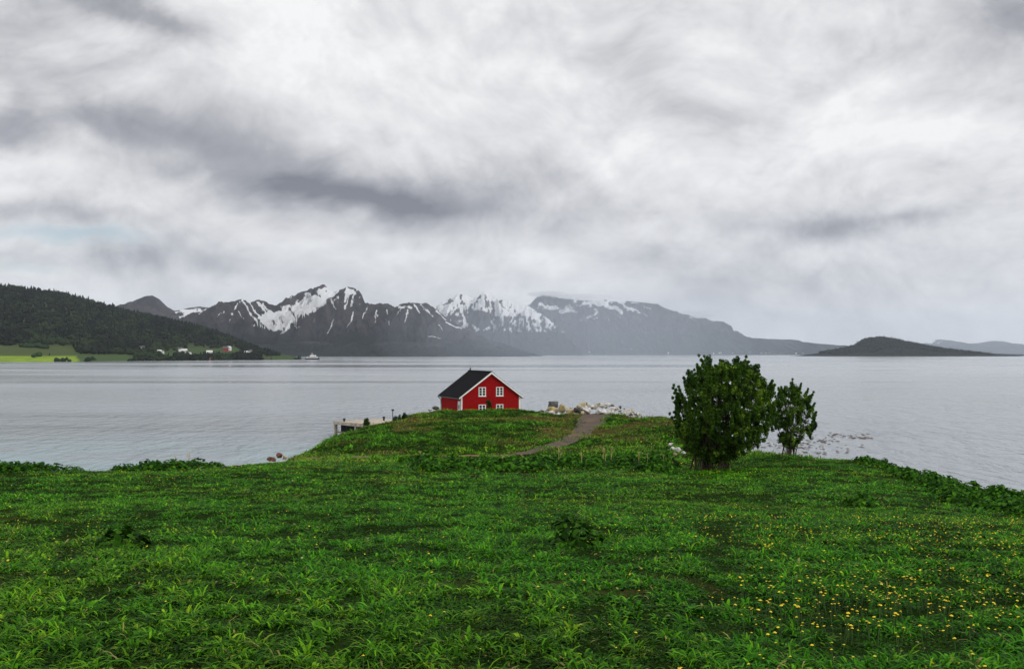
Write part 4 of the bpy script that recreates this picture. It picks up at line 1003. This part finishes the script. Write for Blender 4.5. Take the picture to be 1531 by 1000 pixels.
for (px, row, w, d, h, rh, rz, wl, rf, lab, cat) in (
  (212, 525, 9, 8, 6, 4, .3, M_hw, M_rg, 'lone white house farthest left among the trees on the hill', 'house'),
  (238, 529.5, 10, 8, 4.5, 3, -.2, M_hw, M_hw, 'low white house second from left above the left shore', 'house'),
  (243, 529.5, 5, 6, 4.5, 3, .1, M_hw, M_rg, 'small white shed against the low white house above the left shore', 'shed'),
  (269, 527, 9, 8, 6.5, 4, .4, M_hw, M_rg, 'tall white house in the cluster above the shore clearing', 'house'),
  (276, 528, 11, 8, 5, 3, 0, M_hw, M_hw, 'wide white house at the middle of the clearing cluster', 'house'),
  (282, 530, 8, 8, 4, 3, -.3, M_hw, M_rg, 'small white house at the right of the clearing cluster', 'house'),
  (314, 529.5, 12, 8, 4.5, 3, .1, M_hw, M_hw, 'white house alone right of the green clearing', 'house'),
  (337, 525, 12, 9, 6, 4, .2, M_hr, M_rg, 'dark red barn beside a white house near the hill foot', 'barn'),
  (343, 524.5, 8, 8, 6, 4, -.2, M_hw, M_hw, 'white house just right of the dark red barn', 'house'),
  (371, 530, 13, 9, 4.5, 3, 0, M_hw, M_hw, 'long white house farthest right near the low end of the hill', 'house'),
  (374, 530, 7, 8, 7, 4, .5, M_hw, M_rg, 'taller white house behind the long one near the low end of the hill', 'house'),
  (315, 539, 4, 4, 1.6, 1.6, .1, M_ro, M_rg, 'small orange boathouse at the waterline of the left shore', 'boathouse')):
    x, y, z = place_hill(px, row); far_house(x, y, z, w, d, h + 1, rh, rz, wl, rf, lab, None, cat)
for i in range(64):
    px = random.choice([random.uniform(700, 800), random.uniform(780, 1000), random.uniform(1050, 1250), random.uniform(1080, 1200)])
    y = 14560 + random.uniform(0, 260); t_ = (y - 14500) / 4000.
    x = (px - CXP) / F * 14560; cz = float(np.interp(px, [640, 725, 800, 1100, 1250, 1310], [11, 400, 900, 300, 100, 11])); z = max(4, cz * t_ ** .85)
    far_house(x, y, z + 6, 16 * random.uniform(.8, 1.5), 14, 10, 5, random.uniform(-.4, .4), M_hw, M_hw, 'tiny white house on the far hazy shore below the massif', 'houses along the far shore')
# ferry
fx, fy = xz(467, 2060), 2060
fe = empty('ferry', (fx, fy, 0), R(4)); tag(fe, 'small white car ferry with a dark hull off the end of the left hill', 'ferry')
k = 2060 / F
def prism(bm, ring, z0, z1, flare=1.0):
    a = [bm.verts.new((x, y, z0)) for x, y in ring]; c = [bm.verts.new((x * flare, y * flare, z1)) for x, y in ring]
    bm.faces.new(a[::-1]); bm.faces.new(c)
    for i in range(len(ring)): j = (i + 1) % len(ring); bm.faces.new((a[i], a[j], c[j], c[i]))
Lh = 15.5
bm = bmesh.new(); prism(bm, [(-Lh * .92, 0), (-Lh * .75, -4), (Lh * .75, -4), (Lh * .92, 0), (Lh * .75, 4), (-Lh * .75, 4)], -1.5, 3.0, 1.06); bmo('hull', bm, simple('hull_paint', (0.02, 0.022, 0.03), .5), fe)
bm = bmesh.new(); box(bm, -10, 10, -3.6, 3.6, 3.02, 6.2); box(bm, -12.5, -10.02, -3.3, 3.3, 3.02, 4.6); bmo('superstructure', bm, M_hw, fe)
bm = bmesh.new(); box(bm, -5, 4, -3.0, 3.0, 6.22, 8.8); bmo('upper_deck', bm, M_hw, fe)
bm = bmesh.new(); box(bm, -2.8, 1.6, -2.5, 2.5, 8.82, 11.2); w_ = bmo('bridge', bm, M_hw, fe)
bm = bmesh.new(); box(bm, -2.4, 1.2, -2.53, -2.51, 9.7, 10.7); bmo('window', bm, M_glass, w_)
bm = bmesh.new(); box(bm, -9, 9, -3.63, -3.61, 4.3, 5.4); bmo('window', bm, M_glass, fe)
bm = bmesh.new(); prism(bm, [(5, -1.2), (7.5, -1.2), (7.5, 1.2), (5, 1.2)], 6.22, 9.5, .97); bmo('funnel', bm, M_hw, fe)
bm = bmesh.new(); tube(bm, [Vector((-.6, 0, 11.2)), Vector((-.6, 0, 14.5))], .35, .2, 6); bmo('mast', bm, M_hw, fe)

# ------------------------------------------------------------------ haze
bm = bmesh.new(); box(bm, -44000, 44000, -2700, 45000, -5, 1500)
m = bpy.data.materials.new('haze_air'); m.use_nodes = True; t = NT(m); t.n.remove(t.n['Principled BSDF'])
pv = t.new('ShaderNodeVolumePrincipled'); pv.inputs['Color'].default_value = (0.76, 0.84, 0.96, 1); pv.inputs['Density'].default_value = 2.6e-5; pv.inputs['Anisotropy'].default_value = 0.1
t.l.new(pv.outputs[0], t.n['Material Output'].inputs['Volume'])
hz = bmo('haze', bm, m); tag(hz, 'pale moist air between the camera and the far mountains', None, None, 'stuff')

def air(name, label, px, py, Y, rx, ry, rz, dens, colr):
    c = at(px, py, Y); bm = bmesh.new(); bmesh.ops.create_icosphere(bm, subdivisions=4, radius=1)
    for v in bm.verts:
        n_ = v.co.copy(); q = 1 + (.22 if rx < 600 and name == 'cloud' else .08) * (float(fbm(np.array(n_.x * 2.2 + 9 + px), np.array(n_.z * 2.2 + n_.y * 1.4 + Y), 3, 61)) - .5) * 2
        v.co = Vector((n_.x * rx * q, n_.y * ry * q, n_.z * rz * q))
    m = bpy.data.materials.new(name + '_air'); m.use_nodes = True; t = NT(m); t.n.remove(t.n['Principled BSDF'])
    pv = t.new('ShaderNodeVolumePrincipled'); pv.inputs['Color'].default_value = colr; pv.inputs['Density'].default_value = dens
    t.l.new(pv.outputs[0], t.n['Material Output'].inputs['Volume'])
    return tag(bmo(name, bm, m, None, c), label, None, None, 'stuff')
for q_, lab in ((1.18, 'widest pale veil of rain in front of the hazy massif'), (.92, 'middle pale veil of rain in front of the hazy massif'), (.66, 'densest inner veil of rain in front of the hazy massif')):
    air('rain_shower', lab, 880, 505, 4250, 760 * q_, 300 * q_, 250 * q_, 2.3e-4, (0.80, 0.86, 0.97, 1))
for (px, py, Y, rx, ry, rz, dn, lab) in ((820, 440, 18300, 420, 300, 60, 2.6e-3, 'grey cloud cap on the highest point of the hazy massif'), (870, 444, 18300, 560, 300, 55, 2.2e-3, 'long flat cloud on the flat top of the hazy massif'), (1040, 470, 18400, 420, 300, 80, 1.6e-3, 'cloud bank against the right shoulder of the hazy massif')):
    air('cloud', lab, px, py, Y, rx, ry, rz, dn, (0.95, 0.97, 1.0, 1))

# ------------------------------------------------------------------ sky and light
SUN_EL, SUN_AZ = 36.0, 120.0       # azimuth clockwise from the view direction (+Y): behind the camera, to the right
w = bpy.data.worlds.new('World'); sc.world = w; w.use_nodes = True
t = NT(w); t.n.clear()
out = t.new('ShaderNodeOutputWorld')
sky = t.new('ShaderNodeTexSky', sky_type='NISHITA'); sky.sun_disc = False
sky.sun_elevation = R(SUN_EL); sky.sun_rotation = R(SUN_AZ)
bg1 = t.new('ShaderNodeBackground'); t.l.new(sky.outputs[0], bg1.inputs[0]); bg1.inputs[1].default_value = .10
d = t.new('ShaderNodeTexCoord').outputs['Generated']
s = t.new('ShaderNodeSeparateXYZ'); t.put(s.inputs[0], d)
az = t.math('ARCTAN2', s.outputs[0], s.outputs[1]); el = t.math('ARCSINE', s.outputs[2])
cv = t.new('ShaderNodeCombineXYZ'); t.put(cv.inputs[0], az); t.put(cv.inputs[1], t.math('MULTIPLY', el, 1.4)); 
wn = t.noise(cv.outputs[0], 6.5, 9, .53)
ws = t.new('ShaderNodeSeparateColor'); t.put(ws.inputs[0], wn.outputs['Color'])
azw = t.math('ADD', az, t.math('MULTIPLY', t.math('SUBTRACT', ws.outputs[0], .5), .115))
elw = t.math('ADD', el, t.math('MULTIPLY', t.math('SUBTRACT', ws.outputs[1], .5), .075))
def skyblob(px, py, sx, sy, ang, amp):
    """a soft patch of thicker or thinner cloud centred on a compass bearing and height"""
    a0 = math.atan((px - CXP) / F); e0 = math.atan((HY - py) / F * math.cos(a0)); c_, s_ = math.cos(R(ang)), math.sin(R(ang))
    dx = t.math('MULTIPLY', t.math('SUBTRACT', azw, a0), F); dy = t.math('MULTIPLY', t.math('SUBTRACT', elw, e0), -F)
    u = t.math('MULTIPLY_ADD', dx, c_ / sx, t.math('MULTIPLY', dy, s_ / sx)); v = t.math('MULTIPLY_ADD', dx, -s_ / sy, t.math('MULTIPLY', dy, c_ / sy))
    q = t.math('MULTIPLY_ADD', u, u, t.math('MULTIPLY', v, v))
    return t.math('MULTIPLY', t.math('POWER', math.e, t.math('MULTIPLY', q, -1.0)), amp)
BL = [(300, 190, 240, 60, 18, .15), (150, 168, 55, 30, 0, .09), (195, 192, 60, 24, 10, .08), (340, 228, 130, 34, 8, .12), (515, 300, 175, 28, 3, .42), (630, 318, 85, 16, 0, .12), (420, 288, 60, 18, 10, .10),
      (740, 290, 170, 40, -3, .13), (860, 328, 210, 34, 0, .12), (700, 360, 190, 20, 0, .09), (25, 185, 62, 38, 0, .30), (110, 225, 70, 18, 10, .12), (30, 268, 70, 12, 0, .12), (195, 5, 115, 25, 12, .32), (50, 40, 60, 30, -10, .08),
      (620, 95, 120, 60, 20, .08), (880, 72, 200, 42, 10, .16), (1020, 150, 160, 34, 12, .17), (1140, 172, 80, 20, 10, .08), (1480, 60, 130, 90, 0, .13), (1540, 10, 60, 60, 0, .18), (1290, 335, 160, 15, 0, .17), (1370, 330, 50, 9, 0, .08), (1180, 325, 160, 30, 0, .09),
      (100, 322, 210, 17, 8, .17), (180, 380, 170, 14, 0, .12), (30, 372, 50, 8, 0, .10), (1050, 400, 170, 40, 0, .10), (1000, 440, 260, 30, 0, .07), (1420, 400, 130, 30, 0, .06), (350, 402, 170, 11, 0, .06),
      (150, 272, 130, 26, 10, -.06), (120, 110, 60, 30, 0, -.05), (560, 165, 140, 36, 10, -.06), (500, 60, 160, 50, 0, -.04), (1000, 228, 250, 28, 0, -.05), (1300, 210, 210, 50, 0, -.05), (1450, 282, 100, 24, 0, -.05), (480, 366, 150, 8, 0, -.06), (650, 396, 130, 11, 0, -.06), (1230, 372, 80, 20, 0, -.05)]
def dirs(sz, off=0.0):
    n = t.new('ShaderNodeMapping'); t.put(n.inputs[0], d); n.inputs['Scale'].default_value = (1, 1, sz); n.inputs['Location'].default_value = (0, 0, off)
    return n.outputs[0]
def warped(vec, amp):
    n = t.noise(vec, 3.2, 3, .5); v = t.new('ShaderNodeVectorMath', operation='MULTIPLY_ADD'); t.put(v.inputs[0], n.outputs['Color'])
    v.inputs[1].default_value = (amp, amp, amp); t.put(v.inputs[2], vec); return v.outputs[0]
def billow(vec, scale, det, rough):
    """cauliflower noise: round puffs with thin creases between them"""
    acc_, amp, tot = None, 1.0, 0.0
    for k in range(det):
        n = t.noise(vec, scale * 2.03 ** k, 0, .5).outputs[0]
        q = t.math('MULTIPLY', t.math('ABSOLUTE', t.math('MULTIPLY_ADD', n, 2.0, -1.0)), amp * 2.2); tot += amp; amp *= rough
        acc_ = q if acc_ is None else t.math('ADD', acc_, q)
    return t.math('DIVIDE', acc_, tot)
w0, w1_ = warped(dirs(1.45), .20), warped(dirs(1.45, .035), .20)
n0 = t.noise(w0, 3.6, 7, .48).outputs[0]; n1 = t.noise(w1_, 3.6, 7, .48).outputs[0]
p0 = billow(w0, 4.6, 6, .60); p1 = billow(w1_, 4.6, 6, .60)
mass = t.ramp(n0, .40, .64)                                    # cloud thickness: thick parts are grey beneath
lit = t.math('MULTIPLY_ADD', t.math('SUBTRACT', n0, n1), .85, t.math('MULTIPLY', t.math('SUBTRACT', p0, p1), .24))   # puffs turned to the light
B = t.math('SUBTRACT', .895, t.math('MULTIPLY', mass, .14)); B = t.math('ADD', B, lit); B = t.math('ADD', B, t.math('MULTIPLY', t.math('SUBTRACT', p0, .45), .08))
for q in BL: B = t.math('SUBTRACT', B, skyblob(*q[:5], q[5] * 1.12))
B = t.math('MINIMUM', t.math('MAXIMUM', B, .22), .95)
cr = t.new('ShaderNodeValToRGB'); t.put(cr.inputs[0], B); e = cr.color_ramp.elements
e[0].position = .2; e[0].color = (.17, .175, .21, 1); e[1].position = .95; e[1].color = (.97, .97, .97, 1)
x_ = e.new(.5); x_.color = (.40, .405, .44, 1); x_ = e.new(.75); x_.color = (.74, .74, .755, 1)
bg2 = t.new('ShaderNodeBackground'); t.l.new(cr.outputs[0], bg2.inputs[0]); bg2.inputs[1].default_value = 1.0
gap = t.math('ADD', skyblob(95, 352, 85, 9, 4, .75), skyblob(15, 384, 50, 6, 0, .4), None, True)
mx = t.new('ShaderNodeMixShader'); t.put(mx.inputs[0], gap); t.l.new(bg2.outputs[0], mx.inputs[1]); t.l.new(bg1.outputs[0], mx.inputs[2])
t.l.new(mx.outputs[0], out.inputs[0])
L = bpy.data.lights.new('sun', 'SUN'); L.energy = 1.5; L.angle = R(11); L.color = (1, .96, .9)
lo = bpy.data.objects.new('sun', L); COL.objects.link(lo)
a, e_ = R(SUN_AZ), R(SUN_EL)
sd_ = Vector((math.sin(a) * math.cos(e_), math.cos(a) * math.cos(e_), math.sin(e_)))
lo.rotation_euler = sd_.to_track_quat('Z', 'Y').to_euler(); lo.location = (20, -30, 60)

# ------------------------------------------------------------------ camera and render
cam = bpy.data.cameras.new('camera'); co = bpy.data.objects.new('camera', cam); COL.objects.link(co)
co.location = (0, 0, H); co.rotation_euler = (R(90), 0, 0)
cam.sensor_width = 36; cam.lens = F / 1531 * 36; cam.shift_y = (HY - 500) / 1531; cam.clip_start = .1; cam.clip_end = 90000
sc.camera = co
sc.view_settings.view_transform = 'Standard'; sc.view_settings.look = 'None'; sc.view_settings.exposure = 0; sc.view_settings.gamma = 1
cy = sc.cycles
cy.max_bounces = 6; cy.diffuse_bounces = 3; cy.glossy_bounces = 3; cy.transmission_bounces = 4; cy.volume_bounces = 2; cy.transparent_max_bounces = 6
cy.use_denoising = True; cy.caustics_reflective = False; cy.caustics_refractive = False
